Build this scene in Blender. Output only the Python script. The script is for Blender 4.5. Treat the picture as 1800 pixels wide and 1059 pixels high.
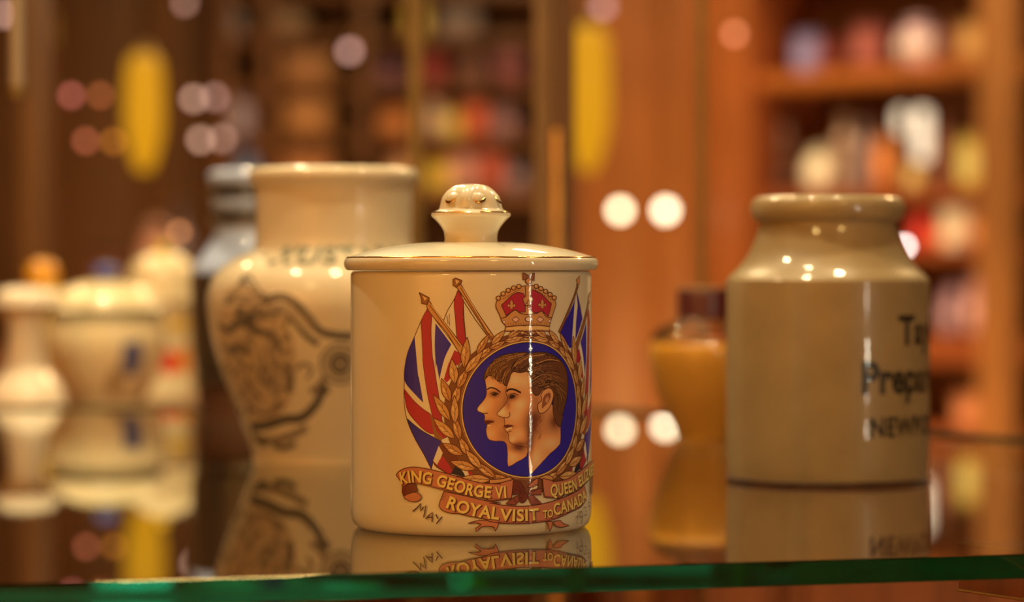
import bpy, bmesh, math, random
from mathutils import Vector, Matrix
from mathutils.geometry import tessellate_polygon

for _o in list(bpy.data.objects):
    bpy.data.objects.remove(_o)
scene = bpy.context.scene
C = scene.collection
rnd = random.Random(7)

# ------------------------------------------------------------------ camera
F = 5000.0            # focal length in pixels of the 1800 px wide frame (100 mm on 36 mm)
EYE = 470.0           # image row of the eye level
SH = 1.0              # height of the glass shelf's top
CAMZ = SH + 0.097
cam_d = bpy.data.cameras.new('camera')
cam_d.lens = 100.0
cam_d.sensor_width = 36.0
cam_d.clip_start = 0.02
cam_d.dof.use_dof = True
cam_d.dof.focus_distance = 1.022
cam_d.dof.aperture_fstop = 6.8
cam = bpy.data.objects.new('camera', cam_d)
cam.location = (0, 0, CAMZ)
cam.rotation_euler = (math.radians(90) - math.atan((529.5 - EYE) / F), 0, 0)
C.objects.link(cam)
scene.camera = cam

# ------------------------------------------------------------------ world, lamps, exposure
world = bpy.data.worlds.new('world')
world.use_nodes = True
world.node_tree.nodes['Background'].inputs[0].default_value = (1.0, 0.52, 0.18, 1)
world.node_tree.nodes['Background'].inputs[1].default_value = 0.03
scene.world = world
vs = scene.view_settings
scene.display_settings.display_device = 'sRGB'
vs.view_transform = 'Standard'
vs.look = 'None'
vs.gamma = 1.0
vs.use_curve_mapping = False
vs.exposure = 0.0
cy = scene.cycles
cy.max_bounces = 24
cy.diffuse_bounces = 4
cy.glossy_bounces = 18
cy.transmission_bounces = 20
cy.transparent_max_bounces = 8
cy.caustics_reflective = True
cy.caustics_refractive = True
cy.blur_glossy = 1.0
cy.sample_clamp_indirect = 2.0
cy.use_denoising = True

WARM = (1.0, 0.66, 0.29)

def area(name, loc, size, power, col=WARM, aim=None, size_y=None):
    d = bpy.data.lights.new(name, 'AREA')
    d.shape = 'RECTANGLE' if size_y else 'DISK'
    d.size = size
    if size_y:
        d.size_y = size_y
    d.energy = power
    d.color = col
    o = bpy.data.objects.new(name, d)
    o.location = loc
    if aim is not None:
        o.rotation_euler = (Vector(aim) - Vector(loc)).to_track_quat('-Z', 'Y').to_euler()
    C.objects.link(o)
    return o

def spot(name, loc, aim, power, angle, col=WARM, radius=0.03, blend=0.5):
    d = bpy.data.lights.new(name, 'SPOT')
    d.energy = power
    d.spot_size = math.radians(angle)
    d.spot_blend = blend
    d.shadow_soft_size = radius
    d.color = col
    o = bpy.data.objects.new(name, d)
    o.location = loc
    o.rotation_euler = (Vector(aim) - Vector(loc)).to_track_quat('-Z', 'Y').to_euler()
    C.objects.link(o)
    return o

def point(name, loc, power, radius, col=WARM):
    d = bpy.data.lights.new(name, 'POINT')
    d.energy = power
    d.shadow_soft_size = radius
    d.color = col
    o = bpy.data.objects.new(name, d)
    o.location = loc
    C.objects.link(o)
    return o

KEY = (1.0, 0.78, 0.42)
AMB = (1.0, 0.66, 0.21)
# halogen downlights in the top of the display case
for x, y, p in ((-0.40, 1.30, 3.2), (-0.06, 1.22, 3.2), (0.24, 1.30, 3.2), (-0.30, 1.95, 9.0)):
    area('case_downlight', (x, y, 1.86), 0.05, p, KEY, aim=(x, y, 0))
# vertical string of little lamps up the post to the right of the case
for k in range(15):
    zz = 0.90 + k * 0.034
    point('strip_lamp', (0.655 + 0.004 * math.sin(k * 2.1), 0.62, zz),
          0.20 if k % 4 else 0.38, 0.0050, (1.0, 0.90, 0.62))
# unseen overhead fill added to light the shop, front pair behind the camera
for x, y, p in ((-0.9, -0.7, 12), (0.9, -1.0, 12), (-1.2, 3.4, 22), (1.5, 3.4, 42), (0.2, 5.0, 36)):
    area('overhead_fill', (x, y, 2.72), 0.30, p, AMB if y < 0 else WARM, aim=(x, y, 0))
# unseen fill added to bounce soft light off the wall behind the camera
for x, p in ((-2.3, 110), (-0.8, 48), (0.9, 26)):
    area('bounce_fill', (x, -1.75, 2.6), 0.5, p, AMB, aim=(x - (0.5 if x < -2 else 0), -2.6, 1.15))
# unseen low spots added to brighten the panelling from below
spot('low_fill_spot', (0.16, 5.5, 0.30), (0.36, 7.15, 1.10), 90, 62, (1.0, 0.56, 0.20), 0.05, 0.8)
spot('low_fill_spot', (-0.80, 5.2, 0.25), (-0.76, 6.7, 1.22), 40, 34, (1.0, 0.52, 0.18), 0.05, 0.8)
spot('bookcase_fill_high', (0.60, 3.6, 2.45), (0.74, 5.2, 0.95), 34, 38, (1.0, 0.68, 0.36), 0.04)  # unseen fill added to brighten the bookcase from above
spot('bookcase_fill_low', (0.34, 4.3, 0.30), (0.60, 5.2, 0.92), 62, 44, (1.0, 0.55, 0.2), 0.04)  # unseen fill added to brighten the bookcase's lower part

# ------------------------------------------------------------------ helpers
def lin(c):
    c = c / 255.0
    return c / 12.92 if c <= 0.04045 else ((c + 0.055) / 1.055) ** 2.4

RATIO = (0.74, 0.52, 0.26)
def alb(r, g, b, k=1.0):
    "albedo that shows as this sRGB colour under the warm lamps"
    return tuple(min(0.9, max(0.002, k * lin(v) / q)) for v, q in zip((r, g, b), RATIO))

def at(px, py, D):
    return Vector(((px - 900) / F * D, D, CAMZ - (py - EYE) / F * D))

_mats = {}
def mat(name, col=(0.8, 0.8, 0.8), rough=0.5, metal=0.0, coat=0.0, var=0.0, scale=30.0, bump=0.0,
        emit=None, strength=0.0, trans=0.0, ior=1.45, attr=None, spec=0.5, stretch=None, sss=0.0, detail=4.0):
    if name in _mats:
        return _mats[name]
    m = bpy.data.materials.new(name)
    m.use_nodes = True
    nt = m.node_tree
    b = nt.nodes['Principled BSDF']
    b.inputs['Base Color'].default_value = (*col, 1)
    b.inputs['Roughness'].default_value = rough
    b.inputs['Metallic'].default_value = metal
    b.inputs['IOR'].default_value = ior
    b.inputs['Transmission Weight'].default_value = trans
    b.inputs['Specular IOR Level'].default_value = spec
    if coat:
        b.inputs['Coat Weight'].default_value = coat
        b.inputs['Coat Roughness'].default_value = 0.04
    if sss:
        b.inputs['Subsurface Weight'].default_value = sss
        b.inputs['Subsurface Radius'].default_value = (0.006, 0.003, 0.001)
        b.inputs['Subsurface Scale'].default_value = 1.0
    if emit is not None:
        b.inputs['Emission Color'].default_value = (*emit, 1)
        b.inputs['Emission Strength'].default_value = strength
    if attr:
        a = nt.nodes.new('ShaderNodeAttribute')
        a.attribute_name = attr
        nt.links.new(a.outputs['Color'], b.inputs['Base Color'])
    if var or bump:
        tc = nt.nodes.new('ShaderNodeTexCoord')
        mp = nt.nodes.new('ShaderNodeMapping')
        if stretch:
            mp.inputs['Scale'].default_value = stretch
        nz = nt.nodes.new('ShaderNodeTexNoise')
        nz.inputs['Scale'].default_value = scale
        nz.inputs['Detail'].default_value = detail
        nt.links.new(tc.outputs['Object'], mp.inputs['Vector'])
        nt.links.new(mp.outputs[0], nz.inputs['Vector'])
        if var and not attr:
            cr = nt.nodes.new('ShaderNodeValToRGB')
            cr.color_ramp.elements[0].position = 0.3
            cr.color_ramp.elements[1].position = 0.7
            cr.color_ramp.elements[0].color = (*[max(0, c * (1 - var)) for c in col], 1)
            cr.color_ramp.elements[1].color = (*[min(1, c * (1 + var)) for c in col], 1)
            nt.links.new(nz.outputs['Fac'], cr.inputs['Fac'])
            nt.links.new(cr.outputs['Color'], b.inputs['Base Color'])
        if bump:
            bp = nt.nodes.new('ShaderNodeBump')
            bp.inputs['Strength'].default_value = bump
            bp.inputs['Distance'].default_value = 0.002
            nt.links.new(nz.outputs['Fac'], bp.inputs['Height'])
            nt.links.new(bp.outputs['Normal'], b.inputs['Normal'])
            if coat:
                nt.links.new(bp.outputs['Normal'], b.inputs['Coat Normal'])
    _mats[name] = m
    return m

def link(name, me, m, parent=None, loc=None, smooth=None):
    if m is not None:
        me.materials.append(m)
    if smooth is not None:
        me.polygons.foreach_set('use_smooth', [True] * len(me.polygons))
        if smooth < 179:
            me.set_sharp_from_angle(angle=math.radians(smooth))
    o = bpy.data.objects.new(name, me)
    C.objects.link(o)
    if parent is not None:
        o.parent = parent
    if loc is not None:
        o.location = loc
    return o

def from_bm(name, bm, m, parent=None, loc=None, smooth=None):
    me = bpy.data.meshes.new(name)
    bmesh.ops.recalc_face_normals(bm, faces=bm.faces)
    bm.to_mesh(me)
    bm.free()
    return link(name, me, m, parent, loc, smooth)

def empty(name, loc, label, cat, group=None, rz=0.0):
    o = bpy.data.objects.new(name, None)
    C.objects.link(o)
    o.location = loc
    o.rotation_euler = (0, 0, rz)
    o.empty_display_size = 0.02
    return tag(o, label, cat, group)

def tag(o, label=None, cat=None, group=None, kind=None):
    if label: o['label'] = label
    if cat: o['category'] = cat
    if group: o['group'] = group
    if kind: o['kind'] = kind
    return o

def spline(pts, n=8):
    "Catmull-Rom through (r, z) points; a point given as a 3-tuple is a hard corner"
    out = []
    P = [(p[0], p[1]) for p in pts]
    hard = [len(p) > 2 for p in pts]
    for i in range(len(P) - 1):
        p1, p2 = P[i], P[i + 1]
        p0 = P[i - 1] if i > 0 and not hard[i] else p1
        p3 = P[i + 2] if i + 2 < len(P) and not hard[i + 1] else p2
        for k in range(n):
            t = k / n
            q = []
            for a in (0, 1):
                q.append(0.5 * (2 * p1[a] + (p2[a] - p0[a]) * t + (2 * p0[a] - 5 * p1[a] + 4 * p2[a] - p3[a]) * t * t
                                + (3 * p1[a] - p0[a] - 3 * p2[a] + p3[a]) * t ** 3))
            out.append((max(q[0], 0.0), q[1]))
    out.append(P[-1])
    return out

def lathe(name, prof, m, parent=None, loc=None, seg=96, smooth=50, wob=None):
    bm = bmesh.new()
    rings = []
    for r, z in prof:
        if r < 1e-6:
            rings.append([bm.verts.new((0, 0, z))])
        else:
            ring = []
            for k in range(seg):
                a = 2 * math.pi * k / seg
                rr = r * (wob(a, z) if wob else 1.0)
                ring.append(bm.verts.new((rr * math.sin(a), -rr * math.cos(a), z)))
            rings.append(ring)
    for A, B in zip(rings, rings[1:]):
        if len(A) == 1 and len(B) == 1:
            continue
        for k in range(seg):
            k2 = (k + 1) % seg
            if len(A) == 1:
                bm.faces.new((A[0], B[k2], B[k]))
            elif len(B) == 1:
                bm.faces.new((A[k], A[k2], B[0]))
            else:
                bm.faces.new((A[k], A[k2], B[k2], B[k]))
    return from_bm(name, bm, m, parent, loc, smooth)

def box_bm(size, off=(0, 0, 0), bev=0.0, seg=2):
    bm = bmesh.new()
    bmesh.ops.create_cube(bm, size=1.0)
    bmesh.ops.scale(bm, vec=size, verts=bm.verts)
    bmesh.ops.translate(bm, vec=off, verts=bm.verts)
    if bev:
        bmesh.ops.bevel(bm, geom=list(bm.edges), offset=bev, segments=seg, affect='EDGES', profile=0.5)
    return bm

def box(name, size, m, parent=None, loc=(0, 0, 0), off=(0, 0, 0), bev=0.0, rz=0.0):
    o = from_bm(name, box_bm(size, off, bev), m, parent, loc, 40 if bev else None)
    if rz: o.rotation_euler = (0, 0, rz)
    return o

def prism(name, poly, z0, z1, m, parent=None, loc=None, bev=0.0):
    bm = bmesh.new()
    lo = [bm.verts.new((x, y, z0)) for x, y in poly]
    hi = [bm.verts.new((x, y, z1)) for x, y in poly]
    bm.faces.new(lo[::-1]); bm.faces.new(hi)
    n = len(poly)
    for k in range(n):
        bm.faces.new((lo[k], lo[(k + 1) % n], hi[(k + 1) % n], hi[k]))
    if bev:
        bmesh.ops.bevel(bm, geom=list(bm.edges), offset=bev, segments=2, affect='EDGES', profile=0.5)
    return from_bm(name, bm, m, parent, loc)

def rod(name, a, b, r, m, parent=None, seg=12):
    a, b = Vector(a), Vector(b)
    bm = bmesh.new()
    bmesh.ops.create_cone(bm, cap_ends=True, segments=seg, radius1=r, radius2=r, depth=(b - a).length)
    q = (b - a).to_track_quat('Z', 'Y')
    bmesh.ops.transform(bm, matrix=Matrix.Translation((a + b) / 2) @ q.to_matrix().to_4x4(), verts=bm.verts)
    return from_bm(name, bm, m, parent, None, 40)

def torus(name, R, r, z, m, parent=None, seg=96, rs=8, arc=None):
    bm = bmesh.new()
    n = seg
    a0, a1 = arc if arc else (0, 2 * math.pi)
    closed = arc is None
    rings = []
    for k in range(n + (0 if closed else 1)):
        a = a0 + (a1 - a0) * k / n
        rings.append([bm.verts.new(((R + r * math.cos(t)) * math.sin(a), -(R + r * math.cos(t)) * math.cos(a), z + r * math.sin(t)))
                      for t in [2 * math.pi * j / rs for j in range(rs)]])
    m_ = len(rings)
    for k in range(m_ if closed else m_ - 1):
        A, B = rings[k], rings[(k + 1) % m_]
        for j in range(rs):
            bm.faces.new((A[j], A[(j + 1) % rs], B[(j + 1) % rs], B[j]))
    return from_bm(name, bm, m, parent, None, 179)

# ---- printing on a turned surface: flat shapes in (u, v) = (angle * radius, height), then wrapped on
class Wrap:
    def __init__(self, x, y, z, prof):
        self.ax, self.ay, self.z0 = x, y, z
        self.prof = sorted([(zz, r) for r, zz in prof])
        self.R = max(r for _, r in self.prof)
    def r(self, z):
        P = self.prof
        if z <= P[0][0]: return P[0][1]
        for (za, ra), (zb, rb) in zip(P, P[1:]):
            if za <= z <= zb:
                return ra + (rb - ra) * (z - za) / max(zb - za, 1e-9)
        return P[-1][1]
    def uv(self, px, py):
        dx, dz = (px - 900) / F, -(py - EYE) / F
        t = self.ay - self.R
        for _ in range(8):
            z = CAMZ + dz * t - self.z0
            r = self.r(z)
            a = dx * dx + 1
            b = -2 * (dx * self.ax + self.ay)
            c = self.ax ** 2 + self.ay ** 2 - r * r
            disc = b * b - 4 * a * c
            t = (-b - math.sqrt(disc)) / (2 * a) if disc > 0 else -b / (2 * a)
        x, y = dx * t - self.ax, t - self.ay
        return (math.atan2(x, -y) * self.R, CAMZ + dz * t - self.z0)
    def pt(self, u, v, off):
        th, r = u / self.R, self.r(v) + off
        return (r * math.sin(th), -r * math.cos(th), v)

LAYER = 7e-6
class Print:
    def __init__(self, wrap, step=math.radians(1.5), vstep=None):
        self.w, self.step, self.vstep = wrap, step, vstep
        self.bm = bmesh.new()
        self.col = self.bm.loops.layers.float_color.new('Col')
        self.layer = 1
    def up(self, n=1):
        self.layer += n
    def poly(self, uv, col, shade=None, cell=None):
        z = self.layer * LAYER
        cl = [uv[0]]
        for p in uv[1:]:
            if abs(p[0] - cl[-1][0]) + abs(p[1] - cl[-1][1]) > 1e-7: cl.append(p)
        uv = cl
        if len(uv) < 3: return
        tris = tessellate_polygon([[Vector((u, v, 0)) for u, v in uv]])
        bm = self.bm if not shade else bmesh.new()
        cl_ = self.col if not shade else bm.loops.layers.float_color.new('Col')
        vs_ = [bm.verts.new((u, v, z)) for u, v in uv]
        for t in tris:
            try: f = bm.faces.new([vs_[i] for i in t])
            except ValueError: continue
            for l in f.loops: l[cl_] = (*col, 1)
        if shade:
            us = [p[0] for p in uv]; vv = [p[1] for p in uv]
            self._cut(bm, 0, min(us), max(us), cell); self._cut(bm, 1, min(vv), max(vv), cell)
            for f in bm.faces:
                for l in f.loops: l[cl_] = (*shade(l.vert.co.x, l.vert.co.y), 1)
            me = bpy.data.meshes.new('tmp'); bm.to_mesh(me); bm.free()
            self.bm.from_mesh(me); bpy.data.meshes.remove(me)
    def tris(self, verts, faces, col):
        z = self.layer * LAYER
        vs_ = [self.bm.verts.new((u, v, z)) for u, v in verts]
        for f in faces:
            try: fc = self.bm.faces.new([vs_[i] for i in f])
            except ValueError: continue
            for l in fc.loops: l[self.col] = (*col, 1)
    def stroke(self, uv, w, col, taper=False, closed=False):
        pts = [Vector(p) for p in uv]
        if closed: pts = pts + [pts[0]]
        n = len(pts); L, Rr = [], []
        for i, p in enumerate(pts):
            a = pts[max(i - 1, 0)]; b = pts[min(i + 1, n - 1)]
            if closed and i in (0, n - 1): a, b = pts[-2], pts[1]
            d = b - a
            if d.length < 1e-9: d = Vector((1, 0))
            d.normalize()
            nrm = Vector((-d.y, d.x))
            ww = w / 2
            if taper: ww *= 1.0 - 0.8 * i / (n - 1)
            L.append(tuple(p + nrm * ww)); Rr.append(tuple(p - nrm * ww))
        vs_ = L + Rr
        fs = [(i, i + 1, n + i + 1, n + i) for i in range(n - 1)]
        self.tris(vs_, fs, col)
    def disc(self, c, rx, ry, col, n=24):
        self.poly([(c[0] + rx * math.cos(2 * math.pi * k / n), c[1] + ry * math.sin(2 * math.pi * k / n)) for k in range(n)], col)
    def _cut(self, bm, axis, lo, hi, step):
        k = math.floor(lo / step) + 1
        no = (1, 0, 0) if axis == 0 else (0, 1, 0)
        while k * step < hi:
            co = (k * step, 0, 0) if axis == 0 else (0, k * step, 0)
            bmesh.ops.bisect_plane(bm, geom=list(bm.verts) + list(bm.edges) + list(bm.faces), dist=1e-8, plane_co=co, plane_no=no)
            k += 1
    def build(self, name, m, parent, label=None):
        bm = self.bm
        if not bm.verts: return None
        us = [v.co.x for v in bm.verts]
        self._cut(bm, 0, min(us), max(us), self.step * self.w.R)
        if self.vstep:
            vv = [v.co.y for v in bm.verts]
            self._cut(bm, 1, min(vv), max(vv), self.vstep)
        for v in bm.verts:
            v.co = self.w.pt(v.co.x, v.co.y, v.co.z + 1.2e-5)
        for f in bm.faces:
            c = f.calc_center_median(); f.normal_update()
            if f.normal.x * c.x + f.normal.y * c.y < 0: f.normal_flip()
        me = bpy.data.meshes.new(name)
        bm.to_mesh(me); bm.free()
        o = link(name, me, m, parent, None, 179)
        if label: o['label'] = label
        return o

def smooth_path(pts, n=6, closed=False):
    P = [Vector(p) for p in pts]
    out = []
    N = len(P)
    rng = range(N) if closed else range(N - 1)
    for i in rng:
        p1, p2 = P[i], P[(i + 1) % N]
        p0 = P[i - 1] if (i > 0 or closed) else p1
        p3 = P[(i + 2) % N] if (i + 2 < N or closed) else p2
        for k in range(n):
            t = k / n
            out.append(tuple(0.5 * (2 * p1 + (p2 - p0) * t + (2 * p0 - 5 * p1 + 4 * p2 - p3) * t * t + (3 * p1 - p0 - 3 * p2 + p3) * t ** 3)))
    if not closed: out.append(tuple(P[-1]))
    return out

_txt = {}
def glyphs(s, bold=0.0, space=1.0):
    key = (s, bold, space)
    if key in _txt: return _txt[key]
    cu = bpy.data.curves.new('t', 'FONT')
    cu.body = s
    cu.offset = bold
    cu.space_character = space
    cu.resolution_u = 4
    o = bpy.data.objects.new('t', cu)
    C.objects.link(o)
    bpy.context.view_layer.update()
    dg = bpy.context.evaluated_depsgraph_get()
    me = o.evaluated_get(dg).to_mesh()
    vs_ = [(v.co.x, v.co.y) for v in me.vertices]
    fs = [tuple(p.vertices) for p in me.polygons]
    o.evaluated_get(dg).to_mesh_clear()
    bpy.data.objects.remove(o); bpy.data.curves.remove(cu)
    _txt[key] = (vs_, fs)
    return vs_, fs

def text_on(pr, s, path, height, col, bold=0.02, space=1.0, dx=0.0, dy=0.0, cap=None):
    "letters stretched to the length of a path, standing on it"
    vs_, fs = glyphs(s, bold, space)
    x0 = min(v[0] for v in vs_); x1 = max(v[0] for v in vs_)
    y1 = cap or max(v[1] for v in glyphs('H', bold)[0])
    P = [Vector(p) for p in smooth_path(path, 10)]
    ln = [0.0]
    for a, b in zip(P, P[1:]): ln.append(ln[-1] + (b - a).length)
    def put(x, y):
        s_ = (x - x0) / (x1 - x0) * ln[-1]
        i = 0
        while i < len(ln) - 2 and ln[i + 1] < s_: i += 1
        t = (s_ - ln[i]) / max(ln[i + 1] - ln[i], 1e-9)
        p = P[i].lerp(P[i + 1], t)
        a, b = P[max(i - 2, 0)], P[min(i + 3, len(P) - 1)]
        d = (b - a).normalized()
        n = Vector((-d.y, d.x))
        q = p + n * (y / y1 * height) + Vector((dx, dy))
        return (q.x, q.y)
    pr.tris([put(*v) for v in vs_], fs, col)

# ------------------------------------------------------------------ materials
M_WOOD = mat('dark_wood', (0.16, 0.062, 0.022), 0.45, var=0.35, scale=6, stretch=(14, 14, 1.2))
M_WOODP = mat('post_orange', (0.34, 0.155, 0.055), 0.42, var=0.25, scale=6, stretch=(14, 14, 1.2))
M_STILE = mat('stile_red', (0.30, 0.098, 0.03), 0.42, var=0.25, scale=6, stretch=(14, 14, 1.2))
M_WOODO = mat('orange_wood', (0.42, 0.15, 0.04), 0.42, var=0.25, scale=6, stretch=(14, 14, 1.2))
M_WOODR = mat('red_wood', (0.26, 0.075, 0.028), 0.45, var=0.3, scale=6, stretch=(14, 14, 1.2))
M_BRASS = mat('brass', (0.75, 0.50, 0.18), 0.28, metal=1.0, var=0.12, scale=60)
M_OLDBRASS = mat('old_brass', (0.19, 0.115, 0.035), 0.45, metal=0.5, var=0.2, scale=40)
M_GILT = mat('gilding', (0.80, 0.50, 0.14), 0.18, metal=1.0, var=0.2, scale=400)
M_GLAZE = mat('cream_glaze', (0.80, 0.745, 0.60), 0.45, coat=0.9, var=0.035, scale=35, bump=0.012)
M_GLAZE2 = mat('ivory_glaze', (0.72, 0.62, 0.46), 0.42, coat=0.9, var=0.04, scale=25)
M_STONE = mat('stoneware', (0.33, 0.245, 0.13), 0.38, coat=0.55, var=0.10, scale=45, bump=0.05)
M_PRINT = mat('transfer_print', rough=0.55, coat=0.75, spec=0.25, attr='Col', bump=0.02, scale=500)
M_PRINTM = mat('grey_print', rough=0.42, coat=0.8, attr='Col')

# ------------------------------------------------------------------ the setting
def S(o): return tag(o, kind='structure')
RX0, RX1, RY0, RY1, RZ = -3.0, 3.0, -2.6, 7.2, 2.8
fl = S(box('floor', (RX1 - RX0, RY1 - RY0, 0.06), M_WOOD, None, ((RX0 + RX1) / 2, (RY0 + RY1) / 2, -0.03)))
M_CEIL = mat('ceiling_paint', (0.30, 0.18, 0.09), 0.8, var=0.1, scale=4)
S(box('ceiling', (RX1 - RX0, RY1 - RY0, 0.06), M_CEIL, None, ((RX0 + RX1) / 2, (RY0 + RY1) / 2, RZ + 0.03)))
M_WALL = mat('wall_brown', (0.17, 0.075, 0.03), 0.7, var=0.2, scale=3)
M_OCHRE = mat('wall_ochre', (0.52, 0.30, 0.13), 0.8, var=0.08, scale=3)
S(box('wall_left', (0.08, RY1 - RY0, RZ), M_OCHRE, None, (RX0 - 0.04, (RY0 + RY1) / 2, RZ / 2)))
S(box('wall_right', (0.08, RY1 - RY0, RZ), M_WALL, None, (RX1 + 0.04, (RY0 + RY1) / 2, RZ / 2)))
S(box('wall_back', (RX1 - RX0, 0.08, RZ), M_WALL, None, ((RX0 + RX1) / 2, RY1 + 0.04, RZ / 2)))
S(box('wall_front', (RX1 - RX0, 0.08, RZ), mat('wall_ochre', (0.52, 0.30, 0.13), 0.8, var=0.08, scale=3), None, ((RX0 + RX1) / 2, RY0 - 0.04, RZ / 2)))

# orange panelling on the back wall, between the two shelf units
pan = S(box('wall_panelling', (1.15, 0.04, RZ - 0.02), M_WOODO, None, (0.30, RY1 - 0.022, RZ / 2)))
for k in range(7):
    box('panel_board', (0.150, 0.016, RZ - 0.04), M_WOODO, pan, (-0.495 + 0.165 * k, -0.028, 0), bev=0.004)

pan2 = S(box('wall_panelling', (1.75, 0.04, RZ - 0.02), M_WALL, None, (-1.56, 6.72, RZ / 2)))
M_PAN = mat('brown_panel', (0.11, 0.045, 0.015), 0.5, var=0.25, scale=6, stretch=(14, 14, 1.2))
for k in range(9):
    box('panel_board', (0.180, 0.016, RZ - 0.04), M_PAN, pan2, (-0.78 + 0.195 * k, -0.028, 0), bev=0.004)

# ------------------------------------------------------------------ display case: frame, base, glass shelf
def fy(x): return 0.912 + 0.2766 * x           # the shelf's front edge
CORNER = (0.062, 1.925)                        # where its two back edges meet, at the wooden post
RIGHT = (0.622, 1.084)
shelf_poly = [(-0.62, fy(-0.62)), RIGHT, CORNER, (-0.62, 1.965)]
TH = 0.0083

glass = bpy.data.materials.new('shelf_glass')
glass.use_nodes = True
nt = glass.node_tree
pb = nt.nodes['Principled BSDF']
pb.inputs['Base Color'].default_value = (1, 1, 1, 1)
pb.inputs['Roughness'].default_value = 0.0
pb.inputs['IOR'].default_value = 1.52
pb.inputs['Transmission Weight'].default_value = 1.0
va = nt.nodes.new('ShaderNodeVolumeAbsorption')
va.inputs['Color'].default_value = (0.0, 0.91, 0.905, 1)
va.inputs['Density'].default_value = 9.0
nt.links.new(va.outputs[0], nt.nodes['Material Output'].inputs['Volume'])

gs = prism('glass_shelf', shelf_poly, -TH, 0.0, glass, None, (0, 0, SH), bev=0.00035)
tag(gs, 'thick clear glass shelf with dark green front edge, under all the pots', 'shelf')

M_BACKEDGE = mat('back_edge_dark', (0.018, 0.022, 0.012), 0.5)  # added dark strip imitating the line internal reflection draws along the back edge
for (xa, ya), (xb, yb) in ((shelf_poly[3], CORNER), (CORNER, RIGHT)):
    d_ = Vector((xb - xa, yb - ya, 0))
    o = box('back_edge_line', (d_.length, 0.003, 0.0018), M_BACKEDGE, gs, ((xa + xb) / 2, (ya + yb) / 2, 0.0010), rz=math.atan2(d_.y, d_.x))
    o.location += Vector((-d_.y, d_.x, 0)).normalized() * -0.002

case = empty('display_case', (0, 1.9, 0), 'wood and brass display case frame with tall posts behind the pots', 'display case')
def cpart(o):
    o.parent = case
    o.matrix_parent_inverse = Matrix.Translation((0, -1.9, 0))
    return o
TOP = 1.92
M_POST = mat('post_wood', (0.12, 0.05, 0.02), 0.33, var=0.3, scale=6, stretch=(20, 20, 1))
px_ = lambda px, D: (px - 900) / F * D
# corner post of dark wood with a brass bead
w = 70 / F * 1.95
cpart(box('corner_post', (w, 0.03, TOP), M_POST, None, (px_(975, 1.953), 1.953, TOP / 2), bev=0.004))
cpart(rod('brass_bead', (px_(980, 1.935), 1.934, 0.02), (px_(980, 1.935), 1.934, 1.19), 0.0052, M_BRASS))
cpart(box('post_strip', (0.0125, 0.006, TOP), mat('strip_brown', (0.17, 0.085, 0.032), 0.4, var=0.2, scale=20), None, (px_(955, 1.935), 1.934, TOP / 2), bev=0.0015))
# slim brass post behind the mustard pot
cpart(box('brass_post', (0.0105, 0.012, TOP), M_OLDBRASS, None, (px_(731, 1.978), 1.978, TOP / 2), bev=0.002))
# brown post at the left
cpart(box('side_post', (0.030, 0.03, TOP), M_POST, None, (px_(66, 2.675), 2.675, TOP / 2), bev=0.004))
# thin mullion on the right-hand back edge
cpart(box('thin_mullion', (0.005, 0.008, TOP), M_OLDBRASS, None, (px_(1233, 1.85), 1.85, TOP / 2), bev=0.001))
# posts outside the picture that carry the shelf and the top
cpart(box('front_post', (0.03, 0.03, TOP), M_POST, None, (-0.655, fy(-0.655), TOP / 2), bev=0.004))
cpart(box('front_post', (0.03, 0.03, TOP), M_POST, None, (0.648, 1.09, TOP / 2), bev=0.004))
cpart(box('rear_post', (0.03, 0.03, TOP), M_POST, None, (-0.655, 2.04, TOP / 2), bev=0.004))
tp = [(-0.70, fy(-0.70) - 0.05), (0.70, 1.06), (0.09, 2.02), (0.06, 2.72), (-0.70, 2.72)]
cpart(prism('top_board', tp, TOP, TOP + 0.04, M_POST))
# cupboard under the shelf: floor, plinth and panelled back
bp_ = [(-0.70, fy(-0.70) - 0.02), (0.67, 1.09), (0.08, 2.00), (0.04, 2.70), (-0.70, 2.70)]
cpart(prism('cupboard_base', bp_, 0.0, 0.62, M_WOODR))
def back_panel(a, b):
    a, b = Vector((*a, 0)), Vector((*b, 0))
    d = b - a
    n = 6
    for k in range(n):
        c = a + d * ((k + 0.5) / n)
        o = box('back_board', (d.length / n - 0.003, 0.014, 0.346), M_WOODR, None, (c.x, c.y, 0.794), bev=0.002,
                rz=math.atan2(d.y, d.x))
        cpart(o)
back_panel((-0.66, 2.645), (0.03, 2.645))
back_panel((0.10, 1.965), (0.655, 1.125))
back_panel((0.045, 2.64), (0.075, 2.0))
# brackets that hold the shelf off the posts
for x, y in ((-0.635, fy(-0.635) + 0.02), (0.622, 1.085), (0.062, 1.928), (-0.635, 1.965)):
    cpart(box('shelf_bracket', (0.05, 0.03, 0.012), M_BRASS, None, (x, y, SH - TH - 0.0062), bev=0.002))

# a second, slightly lower shelf behind the first
LOW = SH - 0.0125
rs_ = prism('rear_shelf', [(-0.62, 1.985), (0.02, 1.972), (0.02, 2.655), (-0.62, 2.655)], -0.02, 0.0, M_WOOD, None, (0, 0, LOW), bev=0.002)
tag(rs_, 'dark wooden shelf behind the glass one, carrying the pots at the left', 'shelf')

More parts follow.
